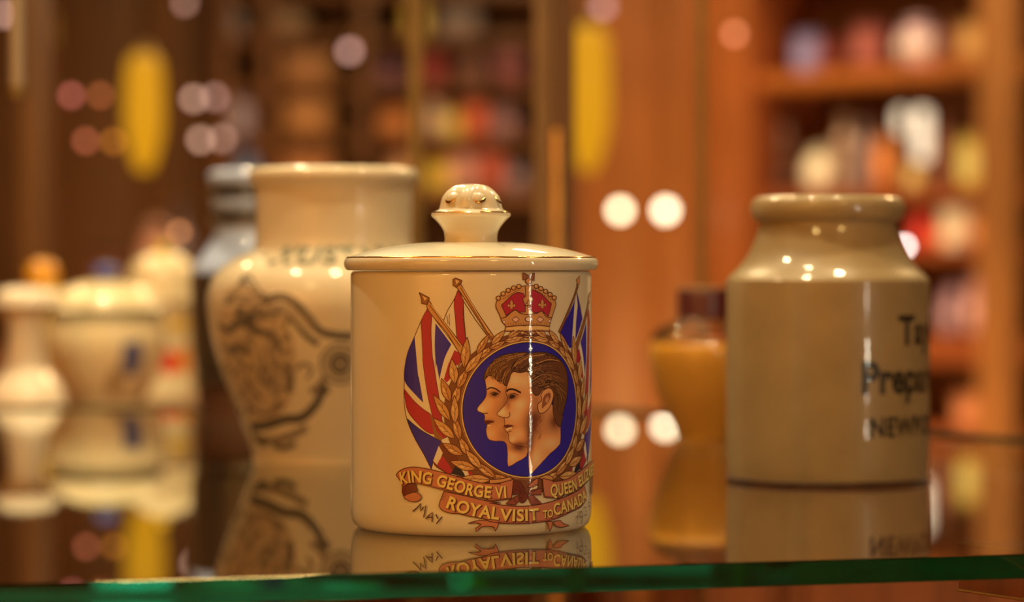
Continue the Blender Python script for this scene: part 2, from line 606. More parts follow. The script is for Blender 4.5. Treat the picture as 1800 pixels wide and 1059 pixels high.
# dark tray edge trimmed with brass below the shelf's right end
tr = empty('drawer_front', (0.16, 1.0, 0.955), 'dark drawer front with thin brass beading, under the right end of the shelf', 'drawer')
A = at(1684, 1038, 1.03); B = A + Vector((0.16, -0.27, 0.0))
dvec = (B - A)
ang = math.atan2(dvec.y, dvec.x)
mid = (A + B) / 2
o = box('panel', (dvec.length, 0.10, 0.0105), M_WOODR, tr, bev=0.001)
nrm = Vector((-math.sin(ang), math.cos(ang), 0))
o.location = mid + nrm * 0.05 + Vector((0, 0, 0.0045)) - tr.location
o.rotation_euler = (0, 0, ang)
for zz in (0.0, 0.0095):
    s0 = A + Vector((0, 0, zz)); s1 = B + Vector((0, 0, zz))
    rr = rod('brass_bead', s0 - tr.location, s1 - tr.location, 0.0005, M_BRASS, tr)

# ------------------------------------------------------------------ commemorative jar (the sharp one)
JX, JY, JR = (828 - 900) / F * 1.063, 1.063, 0.0450
jar = empty('lidded_jar', (JX, JY, SH), 'cream lidded jar with crown, flags and portraits of a royal couple, nearest the camera', 'jar')
body_prof = [(0, 0.0008), (0.036, 0.0008), (0.0405, 0.0), (0.0426, 0.0004), (0.0440, 0.0018), (0.04485, 0.0042), (0.0450, 0.0075),
             (0.0450, 0.030), (0.0450, 0.060), (0.0450, 0.0935), (0.0448, 0.0948), (0.0440, 0.0956), (0.0428, 0.0956), (0.0420, 0.0946), (0.0418, 0.090),
             (0.0416, 0.03), (0.040, 0.006), (0.03, 0.005), (0, 0.005)]
lathe('body', body_prof, M_GLAZE, jar, seg=240, smooth=60)
LZ = 0.0958
lid_prof = [(0, LZ), (0.0400, LZ), (0.0440, LZ), (0.0462, LZ + 0.0001), (0.0470, LZ + 0.0008), (0.0475, LZ + 0.0022), (0.0473, LZ + 0.0036), (0.0466, LZ + 0.0046),
            (0.0450, LZ + 0.0053), (0.0400, LZ + 0.0068), (0.0330, LZ + 0.0084), (0.0240, LZ + 0.0098), (0.0150, LZ + 0.0105), (0.0, LZ + 0.0108)]
lid = lathe('lid', spline(lid_prof, 4), M_GLAZE, jar, seg=200, smooth=179)
torus('gilt_line', 0.0462, 0.00045, LZ + 0.0047, M_GILT, lid, seg=200, rs=8)
K0 = LZ + 0.0101
kz = 1.061 / F
knob_prof = [(0.0100, K0), (0.0098, K0 + 0.0020), (0.0102, K0 + 0.0045), (0.0117, K0 + 0.0070), (0.0135, K0 + 0.0090), (0.0146, K0 + 0.0100), (0.0148, K0 + 0.0110),
             (0.0140, K0 + 0.0118), (0.0122, K0 + 0.0127), (0.0113, K0 + 0.0145), (0.0103, K0 + 0.0172), (0.0084, K0 + 0.0198), (0.0055, K0 + 0.0217), (0.0, K0 + 0.0223)]
def lobes(a, z):
    t = (z - K0 - 0.0118) / 0.0115
    if t <= 0 or t >= 1: return 1.0
    return 1.0 + 0.085 * math.sin(math.pi * t) * math.cos(6 * a + 0.9) + 0.03 * math.sin(math.pi * t) * math.cos(2 * a + 1.0)
knob = lathe('knob', spline(knob_prof, 5), M_GLAZE, lid, seg=120, smooth=179, wob=lobes)
def gilt_arc(a0, a1, R, z, r=0.00035):
    o = torus('gilt_line', R, r, z, M_GILT, lid, seg=40, rs=6, arc=(a0, a1))
    return o
for a0, a1 in ((-1.5, -0.15), (0.25, 1.45), (1.8, 2.6), (3.1, 4.4)):
    gilt_arc(a0, a1, 0.01435, K0 + 0.0115)
for k in range(6):                                  # glazed knops on the lobes, each with a gilded crescent under it
    a = (0.9 - math.pi) / 6 + (k + 0.5) * math.pi / 3 + 0.1
    M4 = Matrix.Translation((0.0092 * math.sin(a), -0.0092 * math.cos(a), K0 + 0.0168)) @ Matrix.Rotation(a, 4, 'Z') @ Matrix.Rotation(-0.65, 4, 'X')
    bm = bmesh.new()
    bmesh.ops.create_uvsphere(bm, u_segments=16, v_segments=10, radius=1.0)
    bmesh.ops.scale(bm, vec=(0.0030, 0.0017, 0.0026), verts=bm.verts)
    bmesh.ops.transform(bm, matrix=M4, verts=bm.verts)
    from_bm('knop', bm, M_GLAZE, lid, None, 179)
    bm = bmesh.new()
    rows = []
    for j in range(13):
        t = -2.9 + (0.7, -0.5, 0.2)[k % 3] + 2.3 * j / 12
        wd = (0.0007 + 0.0002 * math.sin(k * 2.3)) * math.sin(math.pi * j / 12) + 0.00005
        rows.append([bm.verts.new(M4 @ Vector(((0.0029 + wd * dx) * math.cos(t), -0.0008 - 0.0004 * (1 - abs(dx)), (0.0025 + wd * dx) * math.sin(t)))) for dx in (-1, 0, 1)])
    for A_, B_ in zip(rows, rows[1:]):
        for j in (0, 1): bm.faces.new((A_[j], A_[j + 1], B_[j + 1], B_[j]))
    from_bm('gilt_crescent', bm, M_GILT, lid, None, 179)

# ------------------------------------------------------------------ the transfer print on it
W = Wrap(JX, JY, SH, [(0.0450, 0.0), (0.0450, 0.12)])
def crop(x0, y0, s):
    return lambda x, y: W.uv(min(x0 + x / s, 1037.5), y0 + y / s)
cA, cB = crop(690, 480, 5.883), crop(690, 640, 5.295)
cC, cD = crop(860, 470, 6.232), crop(800, 600, 4.236)
cE, cF = crop(690, 800, 7.058), crop(860, 800, 7.058)
U0 = math.radians(27.8) * W.R                     # axis of symmetry of the design
mir = lambda pts: [(2 * U0 - u, v) for u, v in pts][::-1]
def pts(f, *xy): return [f(*p) for p in xy]
px = 1.02 / F                                     # one picture pixel on the jar's front, in metres

def ink(r, g, b):
    k = 0.72 + 0.28 * max(r, g, b) / 255.0
    return alb(r, g, b, k)
K_OUT = ink(88, 32, 18); K_DK = ink(45, 18, 25)
K_BLUE = ink(38, 24, 112); K_RED = ink(165, 28, 38); K_CREAM = ink(214, 178, 118)
K_GOLD = ink(190, 122, 56); K_GOLDL = ink(212, 155, 78); K_GOLDD = ink(140, 78, 34); K_MAROON = ink(110, 42, 24)
K_RIB = ink(182, 98, 56); K_RIBD = ink(138, 64, 38); K_YEL = ink(222, 168, 72); K_TXT = ink(84, 28, 26)
LW = 1.5 * px

def soften(p, n=4):
    "round the flat turns of an outline, keep its sharp corners"
    N = len(p)
    if N < 5 or N > 40: return p
    V = [Vector(q) for q in p]
    hard = []
    for i in range(N):
        a, b = V[i] - V[i - 1], V[(i + 1) % N] - V[i]
        hard.append(a.length < 1e-7 or b.length < 1e-7 or a.angle(b) > math.radians(42))
    out = []
    for i in range(N):
        p1_, p2_ = V[i], V[(i + 1) % N]
        p0_ = p1_ if hard[i] else V[i - 1]
        p3_ = p2_ if hard[(i + 1) % N] else V[(i + 2) % N]
        if hard[i] and hard[(i + 1) % N]:
            out.append(tuple(p1_)); continue
        for k in range(n):
            t = k / n
            out.append(tuple(0.5 * (2 * p1_ + (p2_ - p0_) * t + (2 * p0_ - 5 * p1_ + 4 * p2_ - p3_) * t * t + (3 * p1_ - p0_ - 3 * p2_ + p3_) * t ** 3)))
    return out

def shape(pr, p, col, line=K_OUT, w=LW, smooth=0, shade=None):
    if not smooth and not shade: p = soften(p)
    if smooth: p = smooth_path(p, smooth, True)
    pr.poly(p, col, shade, 0.0006 if shade else None)
    if line is not None:
        lay = pr.layer; pr.layer += 1
        pr.stroke(p, w, line, closed=True)
        pr.layer = lay

# --- flags
def flags(flip):
    pr = Print(W)
    g = (lambda p: mir(p)) if flip else (lambda p: p)
    def sh(p, col, line=K_OUT, w=LW, sm=0): shape(pr, g(p), col, line, w, sm)
    # inner flag
    if not flip:
        sh(pts(cA, (680, 170), (640, 270), (570, 390), (530, 490), (500, 565), (600, 690), (690, 800), (770, 800), (740, 480), (728, 290)), K_CREAM)
        pr.up(2)
        sh(pts(cA, (680, 178), (722, 262), (735, 300), (730, 450), (752, 650), (772, 800), (740, 810), (690, 740), (665, 670), (650, 480), (637, 300)), K_RED, K_TXT, LW * 0.7)
        pr.up(2)
        pr.stroke(pts(cA, (560, 440), (575, 530)), LW * 0.8, K_OUT); pr.stroke(pts(cA, (590, 425), (585, 480), (592, 545)), LW * 0.8, K_OUT)
        pr.stroke(pts(cA, (735, 295), (860, 490), (975, 645)), LW, K_OUT)
    else:
        pr.poly(pts(cC, (960, 280), (1000, 450), (1020, 570), (960, 760), (900, 880), (880, 890), (835, 800), (770, 720), (925, 390)), K_BLUE)
        pr.up()
        pr.poly(pts(cC, (955, 280), (935, 390), (900, 870), (942, 790), (950, 600), (968, 420)), K_CREAM)
        pr.up()
        pr.stroke(pts(cC, (960, 275), (1000, 450), (1020, 570)), LW, K_OUT)
    pr.up(2)
    # outer flag
    base = pts(cA, (365, 365), (300, 490), (228, 660), (160, 820), (125, 1000)) + pts(cB, (110, 170), (108, 340), (132, 510), (200, 680), (290, 840), (362, 985), (520, 1035), (700, 1055), (620, 800), (560, 500), (560, 200), (600, 60)) + pts(cA, (740, 860), (400, 420))
    sh(base, K_CREAM, K_OUT)
    pr.up(2)
    sh(pts(cA, (228, 660), (238, 760), (250, 900), (265, 1059)) + pts(cB, (248, 140), (287, 362), (220, 295), (118, 172)) + pts(cA, (125, 1010), (160, 820)), K_BLUE, None)
    sh(pts(cA, (445, 520), (608, 740), (540, 880), (495, 1055)) + pts(cB, (437, 152), (410, 0)) + pts(cA, (450, 1000), (437, 750)), K_BLUE, None)
    sh(pts(cB, (110, 235), (200, 345), (290, 425), (362, 480), (405, 600), (400, 660), (330, 640), (250, 575), (150, 455), (120, 350)), K_RED, K_TXT, LW * 0.7)
    sh(pts(cB, (135, 510), (215, 580), (300, 640), (455, 722), (412, 830), (380, 910), (362, 980), (290, 840), (200, 680)), K_BLUE, K_DK)
    sh(pts(cA, (640, 800), (742, 850), (680, 960)) + pts(cB, (560, 0), (545, 120), (505, 175), (478, 145), (520, 0)) + pts(cA, (585, 930)), K_RED, None)
    pr.up(2)
    sh(pts(cA, (365, 365), (405, 430), (400, 600), (412, 850)) + pts(cB, (385, 0), (405, 140), (440, 350), (465, 540), (525, 670), (470, 700), (405, 610), (360, 440), (320, 250), (285, 0)) + pts(cA, (313, 850), (303, 640), (300, 495)), K_RED, K_TXT, LW * 0.7)
    sh(pts(cB, (455, 722), (520, 790), (640, 850), (600, 930), (560, 1010), (530, 1040), (400, 960), (380, 910), (412, 830)), K_MAROON, None)
    pr.up(2)
    sh(pts(cB, (345, 460), (375, 500), (410, 620), (470, 690), (455, 722), (390, 680), (375, 600)), K_GOLDD, None)
    sh(pts(cB, (430, 765), (468, 830), (440, 900), (415, 942), (378, 905)), K_CREAM, None)
    sh(pts(cB, (440, 890), (470, 860), (562, 1000), (535, 1035), (412, 945)), K_RED, None)
    sh(pts(cB, (600, 925), (690, 1059), (540, 1025)), ink(30, 22, 34), None)
    sh(pts(cB, (645, 970), (700, 1000), (700, 1059), (675, 1045)), K_CREAM, None)
    sh(pts(cB, (690, 985), (790, 1000), (805, 1035), (715, 1038)), K_RED, None)
    pr.up(2)
    # cream edging below the outer pole
    sh(pts(cA, (392, 400), (440, 480), (560, 640), (662, 780), (668, 755), (560, 610), (430, 425)), K_CREAM, K_OUT, LW * 0.8)
    pr.up(2)
    # poles with spear heads
    pole1 = pts(cA, (372, 290), (392, 305), (440, 385), (600, 590), (770, 815), (730, 860), (690, 830), (560, 620), (400, 430), (353, 350))
    head1 = pts(cA, (275, 203), (380, 256), (376, 292), (352, 328), (325, 322), (300, 316), (297, 265))
    pole2 = pts(cA, (702, 112), (720, 140), (860, 380), (1055, 670), (1010, 700), (940, 570), (800, 350), (690, 185), (662, 150))
    head2 = pts(cA, (625, 65), (652, 52), (720, 80), (702, 116), (660, 150), (626, 131))
    if flip:
        sh(pole1, K_GOLDD); sh(head1, K_GOLD)
        shape(pr, pts(cC, (960, 180), (975, 215), (900, 420), (775, 715), (752, 712), (840, 520), (935, 280)), K_GOLDD)
        shape(pr, pts(cC, (950, 140), (990, 92), (985, 190), (960, 190)), K_GOLD)
    else:
        sh(pole1, K_GOLD); sh(head1, K_GOLDD); sh(pole2, K_GOLD); sh(head2, K_GOLDD)
        pr.up(2)
        for a in (((385, 330), (560, 570), (700, 760)), ((705, 150), (850, 400), (1000, 650))):
            pr.stroke(pts(cA, *a), 2.2 * px, K_GOLDD)
            pr.stroke(pts(cA, *[(x + 14, y - 2) for x, y in a]), 1.2 * px, K_GOLDL)
        pr.poly(pts(cA, (310, 235), (360, 262), (335, 290)), K_GOLDL)
        pr.poly(pts(cA, (650, 70), (690, 85), (660, 120)), K_GOLDL)
        pr.poly(pts(cA, (940, 560), (1000, 640), (1055, 670), (1010, 700), (975, 650)), K_GOLDD)
    return pr
flags(False).build('printed_flags', M_PRINT, jar, 'printed crossed flags in red, blue and cream left of the medallion')
flags(True).build('printed_flags', M_PRINT, jar, 'printed flags curving away at the right edge')

# --- medallion: wreath, gold ring, blue ground
MC = (U0, W.uv(900, 721)[1])
MR = 0.02515
def ring_pt(a, r): return (MC[0] + r * math.cos(a), MC[1] + r * math.sin(a))
def ringpoly(r0, r1, n=72, a0=0, a1=2 * math.pi):
    return [(ring_pt(a0 + (a1 - a0) * k / n, r0), ring_pt(a0 + (a1 - a0) * k / n, r1)) for k in range(n + 1)]
def band_w(a):
    "width of the wreath: broad at the sides, narrow at the top"
    s = math.sin(a)
    return 0.0034 + 0.0040 * (1 - max(0, s) ** 1.3) * (1.0 if s > -0.6 else 0.9)
pr = Print(W); pr.layer = 24
q = [(ring_pt(2 * math.pi * k / 90, MR), ring_pt(2 * math.pi * k / 90, MR + band_w(2 * math.pi * k / 90) * 0.80)) for k in range(91)]
for (a, b), (c, d) in zip(q, q[1:]): pr.tris([a, b, d, c], [(0, 1, 2, 3)], ink(118, 62, 28))
pr.up(2)
def leaf(c, ang, L, wd, col, lay):
    d = Vector((math.cos(ang), math.sin(ang))); n = Vector((-d.y, d.x)); c = Vector(c)
    half = [(0, 0.12), (0.15, 0.62), (0.35, 1.0), (0.6, 0.88), (0.82, 0.45), (1.0, 0.0)]
    up = [tuple(c + d * (t * L) + n * (h * wd / 2)) for t, h in half]
    dn = [tuple(c + d * (t * L) - n * (h * wd / 2)) for t, h in half[::-1]]
    pr.layer = lay
    shape(pr, up + dn[1:], col, K_OUT, LW * 0.85)
    pr.layer = lay + 1
    pr.poly([tuple(c + d * (0.2 * L) + n * wd * 0.08), tuple(c + d * (0.45 * L) + n * wd * 0.36), tuple(c + d * (0.8 * L) + n * wd * 0.14)], K_GOLDL)
    pr.layer = lay + 2
    pr.stroke([tuple(c + d * (0.03 * L)), tuple(c + d * (0.5 * L) - n * wd * 0.05), tuple(c + d * (0.85 * L))], LW * 0.7, K_OUT, True)
    for t, s in ((0.3, 1), (0.45, -1), (0.58, 1)):
        p0 = c + d * (t * L); pr.stroke([tuple(p0), tuple(p0 + d * 0.14 * L + n * (s * wd * 0.3))], LW * 0.5, K_OUT)
cols = [K_GOLD, ink(182, 112, 50), ink(198, 132, 62)]
for side in (-1, 1):
    n = 13
    for k in range(n):
        t = k / (n - 1)
        a = -math.pi / 2 + side * (0.24 + t * (math.pi - 0.36))      # from the bow up to the crown
        bw = band_w(a)
        tang = a + side * math.pi / 2
        L = (0.0098 + 0.0014 * math.sin(k * 1.7)) * (1.0 if bw > 0.005 else 0.85)
        lay = 27 + (k % 3) * 3
        leaf(ring_pt(a, MR + bw * 0.30), tang + side * 0.16, L * 0.92, 0.0028 if bw > 0.005 else 0.0022, cols[k % 3], lay)
        leaf(ring_pt(a + side * 0.05, MR + bw * 0.52), tang - side * (0.42 if bw > 0.005 else 0.2), L, 0.0032 if bw > 0.005 else 0.0023, cols[(k + 1) % 3], lay + 9)
pr.build('printed_wreath', M_PRINT, jar, 'printed gold laurel wreath around the blue medallion')

pr = Print(W); pr.layer = 46
pr.poly([ring_pt(2 * math.pi * k / 96, MR) for k in range(96)], K_GOLD); pr.up()
pr.poly([ring_pt(2 * math.pi * k / 96, MR - 0.75 * px) for k in range(96)], K_OUT); pr.up()
pr.poly([ring_pt(2 * math.pi * k / 96, MR - 2.0 * px) for k in range(96)], K_GOLDL); pr.up()
pr.poly([ring_pt(2 * math.pi * k / 96, MR - 4.2 * px) for k in range(96)], K_DK); pr.up()
pr.poly([ring_pt(2 * math.pi * k / 96, MR - 5.6 * px) for k in range(96)], K_BLUE); pr.up()
pr.build('printed_medallion', M_PRINT, jar, 'round blue ground with a thin gold ring')

# --- the two profiles
inv = 4.236
def blob(cx, cy, rx, ry, amp):
    c = cD(cx, cy); e = cD(cx + rx, cy); f_ = cD(cx, cy + ry)
    sx = max(abs(e[0] - c[0]), 1e-4); sy = max(abs(f_[1] - c[1]), 1e-4)
    return lambda u, v: amp * math.exp(-((u - c[0]) / sx) ** 2 - ((v - c[1]) / sy) ** 2)
def mix(a, b, t):
    t = max(0.0, min(1.0, t)); return tuple(x + (y - x) * t for x, y in zip(a, b))
SK_M, SK_D, SK_L = ink(206, 126, 62), ink(108, 48, 22), ink(240, 190, 108)
def skin(blobs):
    def f_(u, v):
        s = sum(b(u, v) for b in blobs)
        s *= 1.25
        return mix(SK_M, SK_L, s) if s > 0 else mix(SK_M, SK_D, -s)
    return f_
def hairs(pr, seeds, n, w0, cols_):
    for _ in range(n):
        a, b, c, jitter = seeds[rnd.randrange(len(seeds))]
        ox, oy = rnd.uniform(-jitter, jitter), rnd.uniform(-jitter, jitter)
        P = pts(cD, (a[0] + ox, a[1] + oy), (b[0] + ox, b[1] + oy), (c[0] + ox, c[1] + oy))
        pr.stroke(smooth_path(P, 3), w0 * rnd.uniform(0.6, 1.2) * px, cols_[rnd.randrange(len(cols_))], True)
H_M, H_D, H_L = ink(104, 54, 24), ink(52, 24, 12), ink(176, 112, 48)

pr = Print(W); pr.layer = 54
back_skin = pts(cD, (240, 255), (222, 285), (228, 330), (233, 380), (225, 420), (200, 455), (165, 498), (172, 525), (212, 540), (220, 575), (216, 598), (236, 625), (229, 660), (235, 705), (252, 735), (300, 746), (350, 746), (380, 770), (388, 850), (392, 935), (460, 900), (527, 858), (532, 780), (430, 740), (430, 260), (330, 250))
shape(pr, smooth_path(back_skin, 2, True), SK_M, K_OUT, LW * 0.7, 0, skin([blob(190, 510, 40, 40, .5), blob(260, 330, 40, 40, .3), blob(290, 395, 38, 26, -.8), blob(245, 460, 40, 50, .2),
      blob(330, 520, 45, 90, -.25), blob(255, 600, 36, 18, -.6), blob(255, 690, 50, 40, .25), blob(370, 700, 60, 60, -.35), blob(420, 860, 50, 50, .35), blob(470, 790, 60, 40, -.9), blob(380, 480, 30, 140, -.45)]))
pr.up(2)
pr.stroke(smooth_path(pts(cD, (236, 362), (262, 348), (300, 356), (336, 382)), 4), 2.4 * px, H_D)
pr.poly(smooth_path(pts(cD, (272, 400), (290, 388), (312, 392), (300, 408)), 3, True), H_D)
pr.stroke(smooth_path(pts(cD, (262, 392), (290, 382), (326, 396)), 3), 1.3 * px, H_D)
pr.stroke(pts(cD, (184, 534), (212, 540), (244, 538)), 1.8 * px, K_OUT)
pr.poly(smooth_path(pts(cD, (216, 596), (248, 590), (292, 600), (262, 612), (236, 622)), 3, True), ink(92, 30, 22))
pr.stroke(pts(cD, (240, 628), (262, 632)), 1.4 * px, SK_L)
pr.up()
back_hair = smooth_path(pts(cD, (213, 292), (220, 240), (252, 188), (300, 132), (362, 102), (432, 90), (520, 84), (570, 120), (440, 240), (415, 300), (375, 335), (345, 300), (318, 300), (290, 268), (262, 258), (240, 262)), 3, True)
shape(pr, back_hair, H_M, H_D, LW)
pr.up(2)
hairs(pr, [((250, 250), (280, 190), (350, 150), 26), ((300, 270), (330, 200), (400, 160), 26), ((350, 300), (370, 240), (420, 190), 22), ((300, 150), (370, 118), (460, 100), 16), ((390, 140), (450, 115), (520, 100), 12)], 230, 0.75, [H_D, H_L, H_D, H_M, H_L])
pr.up(2)
front_skin = pts(cD, (430, 228), (404, 280), (386, 330), (374, 380), (388, 430), (366, 480), (314, 533), (317, 556), (362, 573), (366, 620), (360, 648), (386, 680), (397, 702), (397, 738), (420, 766), (480, 781), (533, 795), (542, 870), (550, 992), (600, 950), (700, 840), (776, 766), (779, 650), (800, 500), (720, 480), (640, 330), (545, 225))
shape(pr, smooth_path(front_skin, 2, True), SK_M, K_OUT, LW * 0.7, 0, skin([blob(440, 290, 60, 60, .45), blob(520, 300, 40, 60, .25), blob(345, 530, 40, 40, .55), blob(425, 415, 45, 28, -.85), blob(480, 470, 50, 60, .45), blob(440, 560, 50, 40, .25),
      blob(560, 640, 50, 120, -.75), blob(610, 560, 50, 70, -.5), blob(480, 690, 60, 40, .25), blob(470, 770, 60, 22, -.7), blob(420, 735, 30, 26, .4), blob(400, 640, 36, 12, -.5), blob(650, 660, 60, 60, -.15), blob(590, 870, 50, 80, .40), blob(700, 760, 70, 50, .28),
      blob(390, 470, 18, 50, -.45), blob(600, 430, 30, 60, -.35), blob(740, 600, 50, 70, -.8), blob(555, 790, 24, 90, -.6)]))
pr.up(2)
pr.stroke(smooth_path(pts(cD, (380, 378), (398, 360), (440, 362), (486, 386)), 4), 3.4 * px, H_D)
pr.poly(smooth_path(pts(cD, (402, 412), (420, 400), (444, 404), (436, 420), (412, 430)), 3, True), H_D)
pr.stroke(pts(cD, (404, 398), (440, 390), (470, 402)), 1.3 * px, K_OUT)
pr.stroke(smooth_path(pts(cD, (356, 568), (385, 572), (404, 556), (402, 530)), 3), 1.5 * px, K_OUT)
pr.poly(smooth_path(pts(cD, (364, 630), (392, 622), (434, 632), (404, 640), (374, 648)), 3, True), ink(100, 36, 22))
pr.stroke(pts(cD, (378, 662), (398, 652), (420, 648)), 2.2 * px, SK_L)
pr.stroke(smooth_path(pts(cD, (384, 680), (400, 676), (416, 668)), 3), 1.4 * px, K_OUT)
for k in range(60):                                # cheek and neck hatching
    x = rnd.uniform(540, 640); y = rnd.uniform(540, 720)
    pr.stroke(pts(cD, (x, y), (x - 14, y + 26)), 0.8 * px, SK_D, True)
pr.up()
front_hair = smooth_path(pts(cD, (418, 216), (430, 172), (480, 130), (540, 96), (620, 82), (700, 94), (770, 134), (815, 200), (831, 285), (828, 400), (806, 500), (790, 565), (779, 640), (748, 610), (722, 520), (726, 400), (700, 352), (650, 358), (615, 402), (582, 396), (564, 340), (545, 230), (480, 236)), 3, True)
shape(pr, front_hair, H_M, H_D, LW)
pr.up(2)
hairs(pr, [((440, 200), (480, 150), (560, 110), 16), ((480, 215), (540, 170), (620, 120), 16), ((540, 215), (610, 170), (720, 140), 12), ((560, 250), (650, 210), (760, 220), 28), ((590, 320), (680, 270), (780, 300), 34), ((640, 330), (720, 310), (800, 380), 26), ((750, 360), (780, 440), (770, 540), 24), ((620, 110), (690, 108), (770, 150), 10)],
      420, 0.75, [H_D, H_L, H_D, H_M, H_D])
pr.up()
pr.stroke(smooth_path(pts(cD, (545, 226), (600, 178), (690, 150), (760, 152)), 4), 1.6 * px, H_D)
pr.stroke(smooth_path(pts(cD, (440, 186), (500, 140), (570, 112), (660, 100)), 4), 1.6 * px, H_L)
pr.stroke(smooth_path(pts(cD, (600, 170), (690, 138), (770, 150)), 4), 1.6 * px, H_L)
pr.up()
ear = smooth_path(pts(cD, (618, 530), (612, 470), (640, 440), (634, 400), (660, 362), (700, 350), (726, 390), (716, 450), (692, 500), (652, 535)), 3, True)
shape(pr, ear, ink(206, 132, 66), K_OUT, LW)
pr.up(2)
pr.poly(smooth_path(pts(cD, (646, 440), (662, 400), (696, 384), (706, 410), (690, 452), (660, 486), (640, 500)), 3, True), ink(140, 70, 32))
pr.up()
pr.poly(smooth_path(pts(cD, (664, 440), (680, 412), (692, 430), (676, 462)), 3, True), ink(190, 116, 58))
pr.build('printed_portraits', M_PRINT, jar, 'two overlapping brown-haired heads in profile facing left')

# --- crown
pr = Print(W); pr.layer = 40
c_ = lambda *p: pts(cC, *p)
shape(pr, c_((365, 60), (400, 76), (425, 96), (455, 76), (492, 62), (487, 152), (455, 132), (442, 165), (410, 165), (395, 132), (364, 142)), K_GOLDD)
pr.up(2)
shape(pr, c_((70, 425), (95, 345), (150, 290), (210, 250), (270, 225), (330, 210), (400, 205), (470, 200), (530, 215), (590, 240), (645, 285), (700, 340), (727, 410), (690, 520), (660, 620), (652, 680), (660, 702), (165, 702), (176, 668), (180, 640), (140, 600), (110, 520)), K_GOLD, K_OUT, LW)
pr.up(2)
shape(pr, c_((130, 418), (180, 370), (250, 305), (310, 278), (372, 290), (385, 330), (392, 490), (330, 492), (275, 466), (240, 490), (182, 532), (160, 480)), K_RED)
shape(pr, c_((450, 248), (500, 258), (580, 308), (640, 368), (676, 400), (660, 470), (640, 542), (590, 492), (560, 482), (520, 502), (470, 492), (440, 440)), K_RED)
pr.up(2)
for x, y in ((98, 340), (150, 293), (205, 255), (265, 228), (322, 212), (510, 210), (560, 235), (612, 265), (660, 300), (705, 337)):
    c = cC(x, y); e = cC(x + 24, y); f_ = cC(x, y + 24)
    pr.disc(c, abs(e[0] - c[0]) * 1.2, abs(f_[1] - c[1]) * 1.2, K_OUT, 16); pr.up(); pr.disc(c, abs(e[0] - c[0]) * .82, abs(f_[1] - c[1]) * .82, K_GOLD, 16)
    pr.up(); pr.disc((c[0] - 0.8 * px, c[1] + px), 1.6 * px, 1.6 * px, K_GOLDL, 10); pr.layer -= 2
pr.up(3)
shape(pr, c_((388, 200), (462, 198), (446, 320), (470, 345), (440, 420), (385, 420), (362, 345), (396, 320)), K_GOLD)
for cx, cy in ((240, 410), (575, 402), (425, 400)):
    s = 1.0 if cx != 425 else 0.8
    lis = [(0, -58), (18, -22), (14, 6), (30, -12), (46, 4), (40, 34), (26, 22), (12, 30), (16, 50), (-16, 50), (-12, 30), (-26, 22), (-40, 34), (-46, 4), (-30, -12), (-14, 6), (-18, -22)]
    shape(pr, c_(*[(cx + a * s, cy + b * s) for a, b in lis]), K_GOLD, K_OUT, LW * 0.7)
shape(pr, smooth_path(c_((390, 150), (425, 118), (462, 150), (425, 188)), 4, True), K_GOLD)
pr.up(2)
pr.stroke(smooth_path(c_((130, 560), (180, 545), (240, 492), (290, 470), (335, 505), (425, 520), (520, 505), (570, 482), (620, 545), (680, 550)), 4), LW, K_OUT)
pr.stroke(c_((175, 655), (300, 640), (420, 636), (540, 636), (655, 650)), LW, K_OUT)
pr.poly(c_((178, 664), (300, 650), (420, 646), (540, 646), (652, 658), (652, 684), (180, 688)), K_GOLDL)
for x, y, rx, ry in ((425, 570, 42, 30), (160, 600, 16, 20), (652, 590, 16, 20)):
    c = cC(x, y); e = cC(x + rx, y); f_ = cC(x, y + ry)
    pr.disc(c, abs(e[0] - c[0]), abs(f_[1] - c[1]), K_OUT, 18); pr.up(); pr.disc(c, abs(e[0] - c[0]) * .75, abs(f_[1] - c[1]) * .75, ink(224, 168, 120), 18); pr.layer -= 1
for x in (285, 552):
    shape(pr, c_((x - 40, 574), (x, 542), (x + 40, 574), (x, 606)), ink(214, 150, 104))
pr.up(2)
for k in range(9):                                 # engraving on the arches
    x = 150 + k * 22
    pr.stroke(c_((x, 352 - k * 14), (x + 12, 340 - k * 14)), LW * 0.7, K_OUT)
    x = 470 + k * 24
    pr.stroke(c_((x, 228 + k * 15), (x + 12, 240 + k * 15)), LW * 0.7, K_OUT)
for k in range(16):
    x = 200 + k * 28
    pr.stroke(c_((x, 608), (x + 6, 632)), LW * 0.45, K_OUT)
pr.build('printed_crown', M_PRINT, jar, 'printed gold crown with red lining above the medallion')

# --- bow and ribbons
pr = Print(W); pr.layer = 62
f2 = lambda *p: pts(cF, *p)
for p, c in ((f2((300, 320), (380, 330), (440, 430), (380, 480), (290, 500), (285, 410)), K_MAROON), (f2((605, 290), (545, 320), (470, 400), (520, 410), (590, 370)), K_RIB),
             (f2((500, 420), (560, 370), (600, 390), (570, 440), (520, 460)), K_CREAM), (f2((480, 440), (640, 420), (640, 500), (500, 500)), K_RIBD),
             (f2((200, 612), (300, 530), (360, 505), (376, 560), (322, 624)), K_RIBD), (f2((465, 510), (540, 508), (645, 606), (515, 618)), K_RIBD),
             (f2((0, 310), (140, 300), (250, 275), (290, 310), (120, 350), (0, 358)), K_GOLD), (f2((610, 290), (700, 250), (770, 275), (790, 312), (700, 320)), K_GOLD)):
    shape(pr, p, c); pr.up()
pr.up(2)
shape(pr, smooth_path(f2((360, 540), (380, 480), (440, 460), (470, 500), (440, 580), (390, 596)), 3, True), K_MAROON)
pr.up(2)
for p in (f2((350, 340), (420, 420)), f2((400, 500), (440, 480)), f2((300, 540), (330, 600)), f2((540, 540), (600, 590)), f2((380, 520), (400, 570)), f2((330, 380), (400, 440)), f2((310, 430), (390, 460))):
    pr.stroke(p, LW * 0.8, K_OUT)
pr.up()
